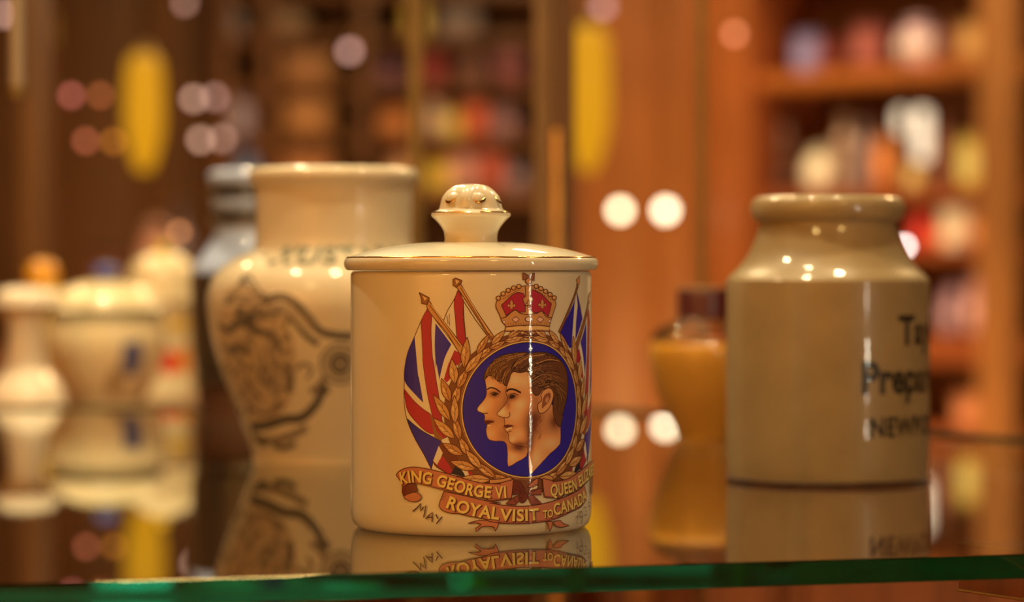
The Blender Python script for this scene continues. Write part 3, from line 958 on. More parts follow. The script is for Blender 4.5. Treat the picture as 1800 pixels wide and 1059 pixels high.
for q in (1, 0):
    g = mir if q else (lambda p: p)
    # leaf tails below the lower ribbon
    t1 = pts(cE, (935, 855), (1050, 820), (1200, 818), (1320, 840), (1300, 895), (1272, 952), (1258, 900), (1180, 890), (1100, 900), (1035, 962), (1030, 918), (1100, 868), (1040, 848))
    if not q: shape(pr, t1, K_RIB)
    else:
        shape(pr, f2((700, 830), (770, 830), (765, 900), (738, 958), (722, 880)), K_RIB)
        shape(pr, f2((785, 830), (870, 820), (900, 850), (980, 884), (880, 902), (810, 880)), K_RIB)
pr.up(2)
low = pts(cE, (638, 455), (900, 510), (1150, 570), (1341, 600)) + f2((0, 600), (200, 630), (400, 640), (600, 620), (800, 570), (1000, 490), (1120, 420), (1162, 372), (1190, 480), (1186, 560), (1130, 642), (1000, 712), (850, 782), (700, 826), (500, 850), (300, 857), (150, 850), (0, 828)) + pts(cE, (1150, 800), (950, 762), (820, 732), (720, 726), (622, 690), (580, 640), (590, 590), (620, 510))
shape(pr, low, K_RIB, K_OUT, LW * 1.1)
pr.up(2)
for k in range(5): pr.stroke(pts(cE, (626 - k * 4, 475 + k * 22), (690 - k * 8, 485 + k * 20)), LW * 0.7, K_OUT, True)
pr.stroke(f2((100, 834), (300, 842), (500, 836), (700, 812), (850, 768), (1000, 698), (1120, 630)), 1.6 * px, K_RIBD)
pr.up()
upper = pts(cE, (55, 250), (100, 200), (180, 165), (300, 155), (480, 185), (700, 240), (900, 300), (1100, 350), (1341, 362)) + f2((130, 350), (292, 306), (282, 430), (266, 546), (130, 566), (0, 572)) + pts(cE, (1150, 546), (900, 492), (650, 440), (450, 386), (300, 355), (220, 360), (130, 402), (115, 340))
roll_d = pts(cE, (215, 362), (292, 360), (322, 455), (250, 460), (200, 490), (150, 525), (128, 450), (140, 392))
roll_l = smooth_path(pts(cE, (200, 488), (300, 468), (356, 505), (360, 545), (310, 580), (220, 576), (150, 528)), 3, True)
def shade_tail(p, g):
    return g(p)
for g in (lambda p: p, mir):
    shape(pr, g(roll_d), K_MAROON); pr.up(2); shape(pr, g(roll_l), K_RIB); pr.up(2); shape(pr, g(upper), K_RIB, K_OUT, LW * 1.1); pr.layer -= 4
pr.up(6)
dk = pts(cE, (300, 352), (450, 380), (650, 434), (900, 484), (1150, 536), (1341, 562)) + f2((130, 556), (262, 536))
pr.stroke(dk, 2.0 * px, K_RIBD); pr.stroke(mir(dk), 2.0 * px, K_RIBD)
pr.build('printed_ribbons', M_PRINT, jar, 'printed terracotta ribbons with a bow below the medallion')

pr = Print(W); pr.layer = 112
b1 = pts(cE, (118, 362), (290, 338), (450, 362), (600, 395), (750, 440), (900, 490), (1050, 518), (1160, 530)) + f2((60, 541), (205, 530))
b2 = [(u + 0.0006, v) for u, v in mir(b1)]
b2[-1] = (b2[-1][0] + 0.001, b2[-1][1])
b3 = pts(cE, (665, 652), (760, 690), (860, 722), (1000, 757), (1120, 780), (1310, 803))
b4 = f2((118, 812), (260, 820), (400, 820), (602, 806))
b5 = f2((652, 788), (775, 772))
b6 = f2((790, 756), (880, 726), (1000, 688), (1080, 645), (1150, 590), (1184, 545))
hh = 20.5 * px
for dx, dy, col, bold in ((1.6 * px, -1.0 * px, K_TXT, 0.045), (0, 0, K_YEL, 0.028)):
    text_on(pr, 'KING GEORGE VI', b1, hh, col, bold, 1.06, dx, dy)
    text_on(pr, 'QUEEN ELIZABETH', b2, hh, col, bold, 1.06, dx, dy)
    text_on(pr, 'ROYAL', b3, hh * 1.05, col, bold, 1.06, dx, dy)
    text_on(pr, 'VISIT', b4, hh, col, bold, 1.06, dx, dy)
    text_on(pr, 'TO', b5, hh * 0.66, col, bold, 1.0, dx, dy)
    text_on(pr, 'CANADA', b6, hh * 1.02, col, bold, 1.06, dx, dy)
    pr.up()
K_HAND = ink(74, 26, 22)
for st in (((262, 705), (312, 662), (365, 605), (358, 655), (350, 700), (388, 660), (425, 630), (412, 700), (395, 780)), ((420, 800), (460, 752), (500, 715), (500, 780), (498, 835)), ((446, 778), (498, 776)), ((545, 738), (556, 770), (574, 796)), ((622, 770), (590, 808), (550, 856))):
    pr.stroke(pts(cE, *st), 2.3 * px, K_HAND)
pr.up()
def num(*p): pr.stroke(f2(*p), 1.7 * px, K_HAND)
num((1056, 775), (1076, 758), (1070, 810), (1066, 862))
num(*[(1116 + 19 * math.cos(t), 742 + 36 * math.sin(t)) for t in [k * math.pi / 6 for k in range(13)]]); num((1136, 735), (1132, 800), (1116, 862))
num((1150, 668), (1166, 650), (1182, 662), (1166, 692), (1186, 708), (1182, 740), (1160, 756))
num(*[(1212 + 11 * math.cos(t), 616 + 30 * math.sin(t)) for t in [k * math.pi / 6 for k in range(13)]]); num((1224, 612), (1222, 650), (1208, 694))
pr.build('printed_lettering', M_PRINT, jar, 'yellow ribbon lettering with hand-lettered MAY and 1939')

# ------------------------------------------------------------------ mustard pot with grey crest
def prof_px(D, pts_, cut=None):
    "(half-width px, image row) at axis distance D -> (radius, height above the shelf)"
    s = D / F
    return [((p[0] * s, (CAMZ - SH) - (p[1] - EYE) * s) + tuple(p[2:])) for p in pts_]
MD = 1.43
MX = (587 - 900) / F * MD
mus_out = prof_px(MD, [(146, 797.5), (142, 790), (147, 770), (160, 735), (178, 690), (198, 640), (212, 590), (220, 545), (222, 515), (217, 488), (204, 466), (182, 448), (158, 436), (140, 429, 1), (137, 410), (137, 370), (138, 335), (140, 318), (146, 309), (149, 300), (147, 291), (140, 285), (132, 284)])
mus_in = prof_px(MD, [(126, 290), (124, 310), (124, 420), (170, 460), (200, 520), (190, 600), (130, 770), (0, 775)])
zb = 0.0
outp = spline(mus_out, 6)
z_low = outp[0][1]
outp = [(r, z - z_low) if z - z_low > 0 else (r, 0.0) for r, z in outp]
inp = [(p[0], p[1] - z_low) for p in mus_in]
mus = empty('mustard_pot', (MX, MD, SH), 'large ivory mustard pot with tall neck and faded grey crest', 'pot')
lathe('body', [(0, 0.0012), (outp[0][0] - 0.004, 0.0012)] + outp + inp, M_GLAZE2, mus, seg=144, smooth=60)
WM = Wrap(MX, MD, SH, outp)
def P_(*xy): return [WM.uv(x, y) for x, y in xy]
G_D, G_M, G_L = ink(78, 62, 42), ink(122, 92, 58), ink(158, 122, 78)
pr = Print(WM, math.radians(2.5), 0.004)
mp = MD / F
# shield and supporters
pr.poly(smooth_path(P_((392, 520), (430, 500), (470, 520), (500, 560), (520, 620), (515, 690), (490, 730), (450, 750), (430, 715), (405, 660), (385, 590)), 4, True), ink(176, 132, 78)); pr.up()
for path, wpx, col in (
    (((398, 535), (420, 505), (432, 487), (445, 505), (462, 530)), 10, G_D), (((405, 520), (435, 528), (470, 520)), 9, G_M), (((415, 545), (440, 560), (460, 545)), 14, G_D),
    (((462, 532), (490, 522), (515, 530), (540, 556), (562, 582), (590, 590), (620, 592)), 9, G_D), (((455, 556), (485, 548), (510, 560), (535, 588), (560, 606)), 7, G_D),
    (((470, 545), (500, 540), (525, 556), (548, 580)), 8, G_L),
    (((405, 578), (425, 568), (445, 580), (470, 588), (485, 600), (490, 622)), 9, G_D), (((384, 570), (400, 582), (412, 575)), 8, G_D), (((402, 620), (420, 612), (440, 620)), 10, G_D),
    (((440, 640), (455, 655), (470, 650), (480, 672)), 6, G_M), (((432, 660), (445, 690), (460, 700)), 6, G_M), (((470, 605), (480, 640), (498, 660), (510, 668)), 6, G_M), (((500, 640), (512, 664), (505, 690)), 8, G_D),
    (((430, 700), (446, 722), (470, 728), (500, 712)), 5, G_M), (((420, 640), (430, 680), (445, 705)), 5, G_L), (((455, 610), (462, 640), (455, 665)), 5, G_M),
    (((440, 752), (470, 748), (500, 738), (530, 735), (555, 712), (566, 690), (578, 682)), 11, G_D), (((445, 768), (480, 775), (515, 765), (540, 752)), 9, G_M), (((480, 785), (500, 788), (520, 780)), 7, G_D), (((545, 690), (560, 680), (570, 665)), 8, G_M), (((442, 760), (452, 776), (470, 782)), 8, G_D),
    (((520, 650), (535, 640), (548, 650), (540, 665)), 5, G_M)):
    pr.stroke(smooth_path(P_(*path), 5), wpx * 1.45 * mp, col)
    if rnd.random() < 0.5: pr.up()
pr.up()
c = (598, 640)
for r0, w_, col in ((34, 5, G_D), (25, 4, G_M), (16, 8, G_D), (7, 8, G_M)):
    pr.stroke([WM.uv(c[0] + r0 * math.cos(t), c[1] + r0 * math.sin(t)) for t in [k * math.pi / 10 for k in range(20)]], w_ * mp, col, closed=True)
    pr.up()
# the same crest again on the far side of the medallion, behind the jar in front
for k in range(150):
    t = rnd.uniform(0, 1); x = rnd.uniform(395, 515); y = rnd.uniform(530, 730)
    if (x - 455) ** 2 / 65 ** 2 + (y - 625) ** 2 / 110 ** 2 > 1: continue
    pr.stroke(P_((x, y), (x + rnd.uniform(-12, 12), y + rnd.uniform(6, 16))), rnd.uniform(3, 8) * mp, G_M if k % 3 else G_L)
pr.up()
# name round the shoulder
pth = []
z_t = WM.uv(587, 464)[1]
for k in range(9):
    th = math.radians(-33 + k * 11.5)
    pth.append((th * WM.R, z_t))
text_on(pr, 'MUSTARD', pth, 30 * mp, ink(104, 90, 54), 0.05, 1.15)
pr.build('printed_crest', M_PRINTM, mus, 'faded grey-brown printed crest and lettering')

# ------------------------------------------------------------------ stoneware jar with black lettering
TD = 1.294
TX = (1455 - 900) / F * TD
ts = TD / F
ty = lambda y: (CAMZ - SH) - (y - EYE) * ts
tz0 = 0.0
tprof = [(0.0, 0.0015), (160 * ts, 0.0015), (166 * ts, 0.0), (172 * ts, 0.0008), (175 * ts, 0.003), (177 * ts, 0.012), (178 * ts, 0.04), (178 * ts, ty(560)), (178 * ts, ty(500)), (177 * ts, ty(492), 1),
         (170 * ts, ty(484)), (156 * ts, ty(470)), (140 * ts, ty(448)), (129 * ts, ty(425)), (121 * ts, ty(402)), (118.5 * ts, ty(391), 1), (124 * ts, ty(389.5)), (131 * ts, ty(384)), (135 * ts, ty(373)), (135 * ts, ty(362)), (131 * ts, ty(352)), (123 * ts, ty(346.5)), (114 * ts, ty(346)), (107 * ts, ty(352)), (104 * ts, ty(370)),
         (106 * ts, ty(410)), (150 * ts, ty(485)), (160 * ts, ty(520)), (160 * ts, 0.01), (0, 0.008)]
tay = empty('stoneware_jar', (TX, TD, SH), 'brown stoneware jar with rolled rim and black lettering, right of the lidded jar', 'jar')
tp_ = spline(tprof, 5)
lathe('body', tp_, M_STONE, tay, seg=144, smooth=42)
torus('foot_ring', 174 * ts, 0.0011, 0.0012, mat('foot_brown', (0.06, 0.025, 0.012), 0.6, var=0.4, scale=80), tay, seg=120, rs=8)
WT = Wrap(TX, TD, SH, [(178 * ts, 0.0), (178 * ts, 0.2)])
pr = Print(WT, math.radians(2.5))
BLK = (0.012, 0.011, 0.010)
def line_at(x, y, deg):
    u, v = WT.uv(x, y)
    return [(u + math.radians(deg) * WT.R * k / 8, v) for k in range(9)]
def serifs(line, h): pass
text_on(pr, "Taylor's", line_at(1579, 606, 72), 50 * ts, BLK, 0.035, 1.0)
text_on(pr, 'Prepared', line_at(1515, 692, 78), 54 * ts, BLK, 0.035, 1.0)
text_on(pr, 'NEWPORT', line_at(1530, 769, 66), 33 * ts, BLK, 0.035, 1.1)
pr.build('printed_lettering', M_PRINTM, tay, 'black printed lettering')

# ------------------------------------------------------------------ little jar of yellow mustard with dark cap
HD = 1.59
hs = HD / F
hx = (1238 - 900) / F * HD
hj = empty('mustard_jar', (hx, HD, SH), 'small glass jar of yellow-brown mustard with dark red cap, between the two front jars', 'jar')
hz = lambda y: max(0.0, (CAMZ - SH) - (y - EYE) * hs)
M_HONEY = mat('mustard_paste', (0.60, 0.28, 0.03), 0.35, coat=0.8, var=0.10, scale=30)
M_CLEAR = mat('clear_glass', (1, 0.97, 0.92), 0.0, trans=1.0, ior=1.45)
M_CAP = mat('cap_red', alb(70, 20, 14), 0.3, coat=0.5)
lathe('filling', spline([(0, 0.0), (42 * hs, 0.0), (47 * hs, hz(766)), (60 * hs, hz(742)), (76 * hs, hz(708)), (88 * hs, hz(672)), (96 * hs, hz(636)), (97.5 * hs, hz(614)), (92 * hs, hz(602)), (80 * hs, hz(599)), (0, hz(598))], 4), M_HONEY, hj, seg=72, smooth=50)
lathe('glass_shoulder', spline([(94 * hs, hz(600)), (88 * hs, hz(584)), (70 * hs, hz(572)), (52 * hs, hz(566)), (46 * hs, hz(558)), (42 * hs, hz(558)), (48 * hs, hz(570)), (66 * hs, hz(577)), (82 * hs, hz(588)), (88 * hs, hz(599.5))], 4), M_CLEAR, hj, seg=72, smooth=179)
lathe('cap', spline([(0, hz(561)), (47 * hs, hz(561), 1), (48 * hs, hz(556)), (48 * hs, hz(516)), (46 * hs, hz(509)), (40 * hs, hz(507)), (0, hz(507))], 3), M_CAP, hj, seg=64, smooth=40)
torus('cap_rim', 45 * hs, 0.0008, hz(508), M_OLDBRASS, hj, seg=64)

# ------------------------------------------------------------------ slate-grey stoneware bottle behind the mustard pot
GD = 1.80
gs_ = GD / F
gx = (452 - 900) / F * GD
gz = lambda y: (CAMZ - SH) - (y - EYE) * gs_
gb = empty('stoneware_bottle', (gx, GD, SH), 'slate grey stoneware bottle with ringed neck and black body, half hidden behind the mustard pot', 'bottle')
M_SLATE = mat('slate_glaze', (0.38, 0.47, 0.74), 0.3, coat=0.7, var=0.08, scale=30)
M_BLACKG = mat('black_glaze', (0.035, 0.028, 0.024), 0.25, coat=0.8)
M_RAW = mat('raw_clay', (0.085, 0.032, 0.014), 0.7)
lathe('neck', spline([(56 * gs_, gz(308)), (62 * gs_, gz(300)), (76 * gs_, gz(300)), (84 * gs_, gz(306)), (86 * gs_, gz(314)), (83 * gs_, gz(324)), (75 * gs_, gz(330), 1), (74 * gs_, gz(346)), (78 * gs_, gz(352)), (80 * gs_, gz(359)), (77 * gs_, gz(367)), (73 * gs_, gz(374), 1), (72 * gs_, gz(392)),
      (75 * gs_, gz(410)), (84 * gs_, gz(430)), (100 * gs_, gz(452)), (112 * gs_, gz(468)), (116 * gs_, gz(480))][::-1], 4), M_SLATE, gb, seg=72, smooth=50)
for y in (339, 383):
    torus('neck_groove', 72.5 * gs_, 0.0044, gz(y), M_BLACKG, gb, seg=72)
lathe('body', spline([(0, 0.0225), (103 * gs_, 0.0225), (107 * gs_, 0.03), (112 * gs_, gz(640)), (117 * gs_, gz(560)), (117.5 * gs_, gz(510)), (116 * gs_, gz(480))], 4), M_BLACKG, gb, seg=72, smooth=50)
lathe('foot', spline([(0, 0.0), (96 * gs_, 0.0), (101 * gs_, 0.004), (103 * gs_, 0.0225)], 3), M_RAW, gb, seg=72, smooth=50)

# ------------------------------------------------------------------ pots at the back of the shelf, left
BD = 2.19
bs = BD / F
bz = lambda y: max(0.0, (CAMZ - LOW) - (y - EYE) * bs)
M_WHITE = mat('white_glaze', (0.80, 0.70, 0.56), 0.35, coat=0.8, var=0.04, scale=20)
M_CREAM = mat('cream_pot', (0.78, 0.66, 0.42), 0.35, coat=0.8, var=0.05, scale=20)
M_TAN = mat('tan_pot', (0.62, 0.45, 0.23), 0.35, coat=0.6, var=0.06, scale=20)
M_AMBER = mat('amber_glaze', (0.85, 0.40, 0.02), 0.25, coat=0.8)
M_LEMON = mat('lemon_glaze', (0.80, 0.58, 0.05), 0.25, coat=0.8)
M_BLUE = mat('blue_glaze', (0.06, 0.08, 0.36), 0.25, coat=0.8)
M_SAGE = mat('sage_band', (0.34, 0.36, 0.26), 0.35, coat=0.6)
M_REDG = mat('red_glaze', (0.60, 0.06, 0.03), 0.3, coat=0.6)

PD = 2.09
ps = PD / F
pz = lambda y: max(0.0, (CAMZ - LOW) - (y - EYE) * ps)
pv = empty('pedestal_jar', ((46 - 900) / F * PD, PD, LOW), 'white footed jar with waisted stem, at the left edge', 'jar')
lathe('body', spline([(0, 0.0), (66 * ps, 0.0), (70 * ps, pz(707)), (66 * ps, pz(690)), (54 * ps, pz(668)), (40 * ps, pz(645)), (32 * ps, pz(610)), (31 * ps, pz(580)), (36 * ps, pz(552)), (46 * ps, pz(538)), (0, pz(537))], 5), M_WHITE, pv, seg=72, smooth=60)
lathe('lid', spline([(0, pz(537)), (54 * ps, pz(537)), (57 * ps, pz(530)), (52 * ps, pz(516)), (38 * ps, pz(508)), (20 * ps, pz(505)), (0, pz(505))], 4), M_WHITE, pv, seg=64, smooth=60)
AD = 2.44
as_ = AD / F
az = lambda y: max(0.0, (CAMZ - LOW) - (y - EYE) * as_)
ap = empty('honey_pot', ((75 - 900) / F * AD, AD, LOW), 'yellow pot with round orange knob, behind the white footed jar', 'pot')
lathe('body', spline([(0, 0.0), (28 * as_, 0.0), (34 * as_, az(660)), (36 * as_, az(600)), (32 * as_, az(545)), (30 * as_, az(520)), (0, az(519))], 4), M_LEMON, ap, seg=48, smooth=60)
lathe('lid', spline([(0, az(519)), (33 * as_, az(519)), (33 * as_, az(512)), (24 * as_, az(504)), (0, az(503))], 3), M_LEMON, ap, seg=48, smooth=60)
lathe('knob', spline([(0, az(506)), (20 * as_, az(505)), (26 * as_, az(498)), (29 * as_, az(486)), (24 * as_, az(468)), (12 * as_, az(459)), (0, az(457))], 4), M_AMBER, ap, seg=48, smooth=60)

lp = empty('lidded_pot', ((186 - 900) / F * BD, BD, LOW), 'round cream lidded pot with blue knob and grey band', 'pot')
lathe('bowl', spline([(0, 0.0), (60 * bs, 0.0), (64 * bs, bz(708)), (72 * bs, bz(695)), (92 * bs, bz(660)), (104 * bs, bz(620)), (106 * bs, bz(590)), (102 * bs, bz(566)), (96 * bs, bz(560)), (0, bz(560))], 5), M_CREAM, lp, seg=72, smooth=60)
lathe('band', spline([(96 * bs, bz(562)), (99 * bs, bz(560)), (99 * bs, bz(546)), (95 * bs, bz(544))], 3), M_SAGE, lp, seg=72, smooth=60)
ld = lathe('lid', spline([(0, bz(544)), (98 * bs, bz(544)), (101 * bs, bz(538)), (96 * bs, bz(526)), (78 * bs, bz(510)), (50 * bs, bz(499)), (20 * bs, bz(494)), (0, bz(493))], 4), M_CREAM, lp, seg=72, smooth=60)
lathe('knob', spline([(0, bz(494)), (13 * bs, bz(494)), (14 * bs, bz(488)), (22 * bs, bz(481)), (21 * bs, bz(471)), (12 * bs, bz(466)), (0, bz(465))], 4), M_BLUE, ld, seg=40, smooth=60)
WL = Wrap(0, 0, 0, [(r, z) for r, z in spline([(64 * bs, bz(708)), (92 * bs, bz(660)), (104 * bs, bz(620)), (106 * bs, bz(590)), (102 * bs, bz(566))], 5)])
pr = Print(WL, math.radians(4), 0.004); pr.layer = 20
pr.poly([(0.46 * WL.R, bz(658)), (0.74 * WL.R, bz(658)), (0.82 * WL.R, bz(628)), (0.72 * WL.R, bz(596)), (0.44 * WL.R, bz(600)), (0.40 * WL.R, bz(630))], (0.10, 0.12, 0.28))
pr.up(); pr.poly([(0.16 * WL.R, bz(690)), (0.44 * WL.R, bz(696)), (0.42 * WL.R, bz(640)), (0.2 * WL.R, bz(650))], (0.36, 0.24, 0.10))
pr.build('painted_flower', M_PRINTM, lp, 'painted blue flower')

rp = empty('ginger_jar', ((286 - 900) / F * 2.36, 2.36, LOW), 'tall cream jar with wide domed lid and red flower, beside the grey bottle', 'jar')
b2_ = 2.36 / F
rz_ = lambda y: max(0.0, (CAMZ - LOW) - (y - EYE) * b2_)
lathe('body', spline([(0, 0.0), (52 * b2_, 0.0), (56 * b2_, rz_(704)), (56 * b2_, rz_(680)), (52 * b2_, rz_(650)), (51 * b2_, rz_(600)), (54 * b2_, rz_(560)), (52 * b2_, rz_(535)), (0, rz_(534))], 5), M_CREAM, rp, seg=64, smooth=60)
lathe('lid', spline([(0, rz_(534)), (58 * b2_, rz_(533)), (62 * b2_, rz_(524)), (60 * b2_, rz_(500)), (58 * b2_, rz_(478)), (48 * b2_, rz_(460)), (30 * b2_, rz_(448)), (14 * b2_, rz_(443)), (0, rz_(442))], 4), M_CREAM, rp, seg=64, smooth=60)
lathe('knob', spline([(0, rz_(443)), (10 * b2_, rz_(442)), (12 * b2_, rz_(434)), (9 * b2_, rz_(428)), (0, rz_(427))], 3), M_LEMON, rp, seg=32, smooth=60)
WR = Wrap(0, 0, 0, spline([(52 * b2_, 0.0), (56 * b2_, rz_(704)), (56 * b2_, rz_(680)), (52 * b2_, rz_(650)), (51 * b2_, rz_(600)), (54 * b2_, rz_(560))], 5))
pr = Print(WR, math.radians(4), 0.004); pr.layer = 20
pr.disc((0.35 * WR.R, rz_(636)), 0.36 * WR.R, 0.0105, (0.72, 0.05, 0.02), 20); pr.up()
pr.disc((0.95 * WR.R, rz_(632)), 0.28 * WR.R, 0.012, (0.85, 0.30, 0.03), 20); pr.up()
pr.disc((0.7 * WR.R, rz_(570)), 0.5 * WR.R, 0.006, (0.75, 0.50, 0.08), 20)
pr.build('painted_flower', M_PRINTM, rp, 'painted red and orange flower')

# ------------------------------------------------------------------ lamps of the shop
def emis(name, col, s):
    return mat(name, (0.02, 0.015, 0.01), 0.4, emit=col, strength=s)
M_CORD = mat('lamp_cord', (0.02, 0.012, 0.008), 0.6)
n_b = 0
def bulb(px0, py0, D, rpx, disp, gain, label, squash=1.0):
    "small globe bulb on a rod from the ceiling; disp = colour it blurs out to"
    global n_b
    n_b += 1
    p = at(px0, py0, D)
    rpx *= 0.82; gain *= 1.45
    r = rpx / F * D
    e = empty('globe_bulb', p - Vector((0, 0, r * squash)), label, 'lamp', 'little bulbs across the shop')
    c = [lin(v) for v in disp]
    bm = bmesh.new()
    bmesh.ops.create_uvsphere(bm, u_segments=20, v_segments=12, radius=r)
    bmesh.ops.scale(bm, vec=(1, 1, squash), verts=bm.verts)
    from_bm('bulb', bm, emis('bulb_glow_%d' % n_b, [v / max(c) for v in c], max(c) * gain), e, (0, 0, r * squash), 179)
    lathe('socket', [(0, 0), (r * 0.5, 0), (r * 0.55, r * 0.8), (r * 0.25, r * 1.1), (0, r * 1.1)], M_OLDBRASS, e, (0, 0, r * 1.9 * squash), seg=16)
    rod('cord', (0, 0, r * 2 * squash + r), (0, 0, RZ - e.location.z - 0.001), 0.0012, M_CORD, e, 6)
    return e
BG = 7.0  # pink and pale pairs at the left: bulbs standing in for spotlight reflections
for a in ((10, 25, 4.2, 11, (168, 128, 112), 5.2, 'pale round bulb in the top left corner'),
          (126, 168, 3.6, 9, (150, 78, 66), 5.5, 'upper left pink reflection left of the amber lamp, built as a bulb'),
          (177, 168, 3.6, 9, (142, 76, 42), 4.6, 'upper right orange-pink reflection touching the amber lamp, built as a bulb'),
          (151, 248, 3.6, 9, (146, 76, 52), 5.2, 'lower left pink reflection beside the amber lamp, built as a bulb'),
          (200, 249, 3.6, 9, (160, 96, 30), 4.0, 'lower dim orange reflection overlapping the amber lamp, built as a bulb'),
          (341, 174, 4.3, 10, (168, 130, 110), 5.2, 'upper left pale reflection right of the amber lamp, built as a bulb'),
          (378, 171, 4.4, 10, (150, 112, 100), 4.5, 'upper right pale reflection above the grey bottle, built as a bulb'),
          (353, 246, 4.3, 10, (168, 130, 108), 5.2, 'lower left pale reflection above the grey bottle, built as a bulb'),
          (391, 244, 4.4, 10, (152, 116, 100), 4.5, 'lower right pale reflection just above the grey bottle, built as a bulb'),
          (615, 90, 4.6, 11, (156, 118, 108), 5.2, 'lone pale bulb above the mustard pot'),
          (1090, 370, 5.2, 13, (255, 236, 190), 5.6, 'bright left bulb of the pair right of the lidded jar'),
          (1170, 370, 5.4, 14, (255, 238, 198), 5.6, 'bright right bulb of the pair right of the lidded jar'),
          (1291, 60, 4.4, 10, (176, 106, 72), 5.2, 'orange bulb at the top of the red post'),
          (1590, 433, 3.1, 8, (250, 236, 226), 9.0, 'white bulb behind the neck of the stoneware jar'),
          (1060, 12, 4.8, 13, (140, 104, 100), 4.2, 'greyish bulb above the right amber lamp'),
          (325, 5, 4.4, 10, (150, 110, 96), 4.0, 'half seen bulb at the top edge, left of the grey bottle'),
          (315, 408, 3.2, 8, (200, 130, 80), 4.0, 'small peach bulb above the cream ginger jar')):
    bulb(*a)

def amber_lamp(px0, y0, y1, D, wpx, label):
    p = at(px0, y1, D)
    s = D / F
    h = (y1 - y0) * s
    e = empty('amber_lamp', p, label, 'lamp', 'amber pendant lamps')
    r = wpx * s / 2
    lathe('glass_shade', spline([(0, 0), (r * 0.35, 0.004 * h), (r * 0.62, 0.10 * h), (r * 0.95, 0.32 * h), (r, 0.6 * h), (r * 0.9, 0.9 * h), (r * 0.55, h)], 5),
          emis('amber_glow', (1.0, 0.43, 0.010), 0.72), e, seg=40, smooth=60)
    lathe('cap', [(r * 0.6, h * 0.985), (r * 0.5, h * 1.04), (r * 0.15, h * 1.08), (0, h * 1.08)], M_OLDBRASS, e, seg=32)
    rod('cord', (0, 0, h * 1.07), (0, 0, RZ - p.z - 0.001), 0.003, M_CORD, e, 8)
amber_lamp(254, 95, 300, 4.0, 66, 'long amber glass pendant lamp at the left')
amber_lamp(1034, 45, 300, 4.1, 76, 'long amber glass pendant lamp beside the dark corner post')

# ------------------------------------------------------------------ shop shelving and what stands on it
def shade_box(name, label, cat, group, p, w_, d_, h_, col, rz, kind):
    "p: middle of the foot; kinds: box, tin, jar, bottle, books"
    e = empty(name, p, label, cat, group, rz)
    key = '%s_%02x%02x%02x' % (kind, *[int(min(1, c) * 255) for c in col])
    dk = tuple(c * 0.45 for c in col)
    lt = tuple(min(0.9, c * 1.5 + 0.04) for c in col)
    m1 = mat(key, col, 0.45, coat=0.3, var=0.1, scale=25)
    m2 = mat(key + '_d', dk, 0.4, coat=0.3)
    m3 = mat(key + '_l', lt, 0.5)
    r = w_ / 2
    if kind == 'box':
        box('carton', (w_, d_, h_ * 0.86), m1, e, (0, 0, h_ * 0.43), bev=min(w_, h_) * 0.03)
        box('lid', (w_ * 1.03, d_ * 1.03, h_ * 0.14), m2, e, (0, 0, h_ * 0.93), bev=min(w_, h_) * 0.03)
        box('label', (w_ * 0.7, 0.002, h_ * 0.4), m3, e, (0, -d_ / 2 - 0.0008, h_ * 0.42))
    elif kind == 'tin':
        lathe('can', spline([(0, 0), (r * 0.97, 0, 1), (r, h_ * 0.02), (r, h_ * 0.86), (r * 0.97, h_ * 0.88, 1), (0, h_ * 0.88)], 3), m1, e, seg=36, smooth=40)
        lathe('lid', spline([(0, h_ * 0.88), (r * 1.02, h_ * 0.88, 1), (r * 1.02, h_ * 0.98), (r * 0.97, h_), (0, h_)], 3), m2, e, seg=36, smooth=40)
        lathe('label', [(r * 1.006, h_ * 0.2), (r * 1.012, h_ * 0.2), (r * 1.012, h_ * 0.7), (r * 1.006, h_ * 0.7)], m3, e, seg=36)
    elif kind == 'jar':
        lathe('body', spline([(0, 0), (r * 0.7, 0), (r * 0.92, h_ * 0.08), (r, h_ * 0.35), (r * 0.95, h_ * 0.6), (r * 0.7, h_ * 0.76), (r * 0.66, h_ * 0.82), (0, h_ * 0.82)], 4), m1, e, seg=36, smooth=60)
        lathe('lid', spline([(0, h_ * 0.82), (r * 0.74, h_ * 0.82), (r * 0.74, h_ * 0.88), (r * 0.4, h_ * 0.94), (r * 0.18, h_ * 0.96), (r * 0.16, h_), (0, h_)], 3), m2, e, seg=36, smooth=60)
        lathe('label', [(r * 1.0, h_ * 0.3), (r * 1.02, h_ * 0.3), (r * 1.02, h_ * 0.48), (r * 0.99, h_ * 0.5)], m3, e, seg=36)
    elif kind == 'bottle':
        lathe('glass', spline([(0, 0), (r * 0.9, 0), (r, h_ * 0.04), (r, h_ * 0.56), (r * 0.8, h_ * 0.66), (r * 0.36, h_ * 0.76), (r * 0.32, h_ * 0.92), (0, h_ * 0.92)], 4), m1, e, seg=32, smooth=60)
        lathe('stopper', spline([(0, h_ * 0.92), (r * 0.4, h_ * 0.92), (r * 0.4, h_ * 0.98), (r * 0.3, h_), (0, h_)], 3), m2, e, seg=24, smooth=60)
        lathe('label', [(r * 1.005, h_ * 0.15), (r * 1.015, h_ * 0.15), (r * 1.015, h_ * 0.48), (r * 1.005, h_ * 0.48)], m3, e, seg=32)
    return e
CATS = {'box': ('carton_box', 'box'), 'tin': ('storage_tin', 'tin'), 'jar': ('storage_jar', 'jar'), 'bottle': ('glass_bottle', 'bottle')}

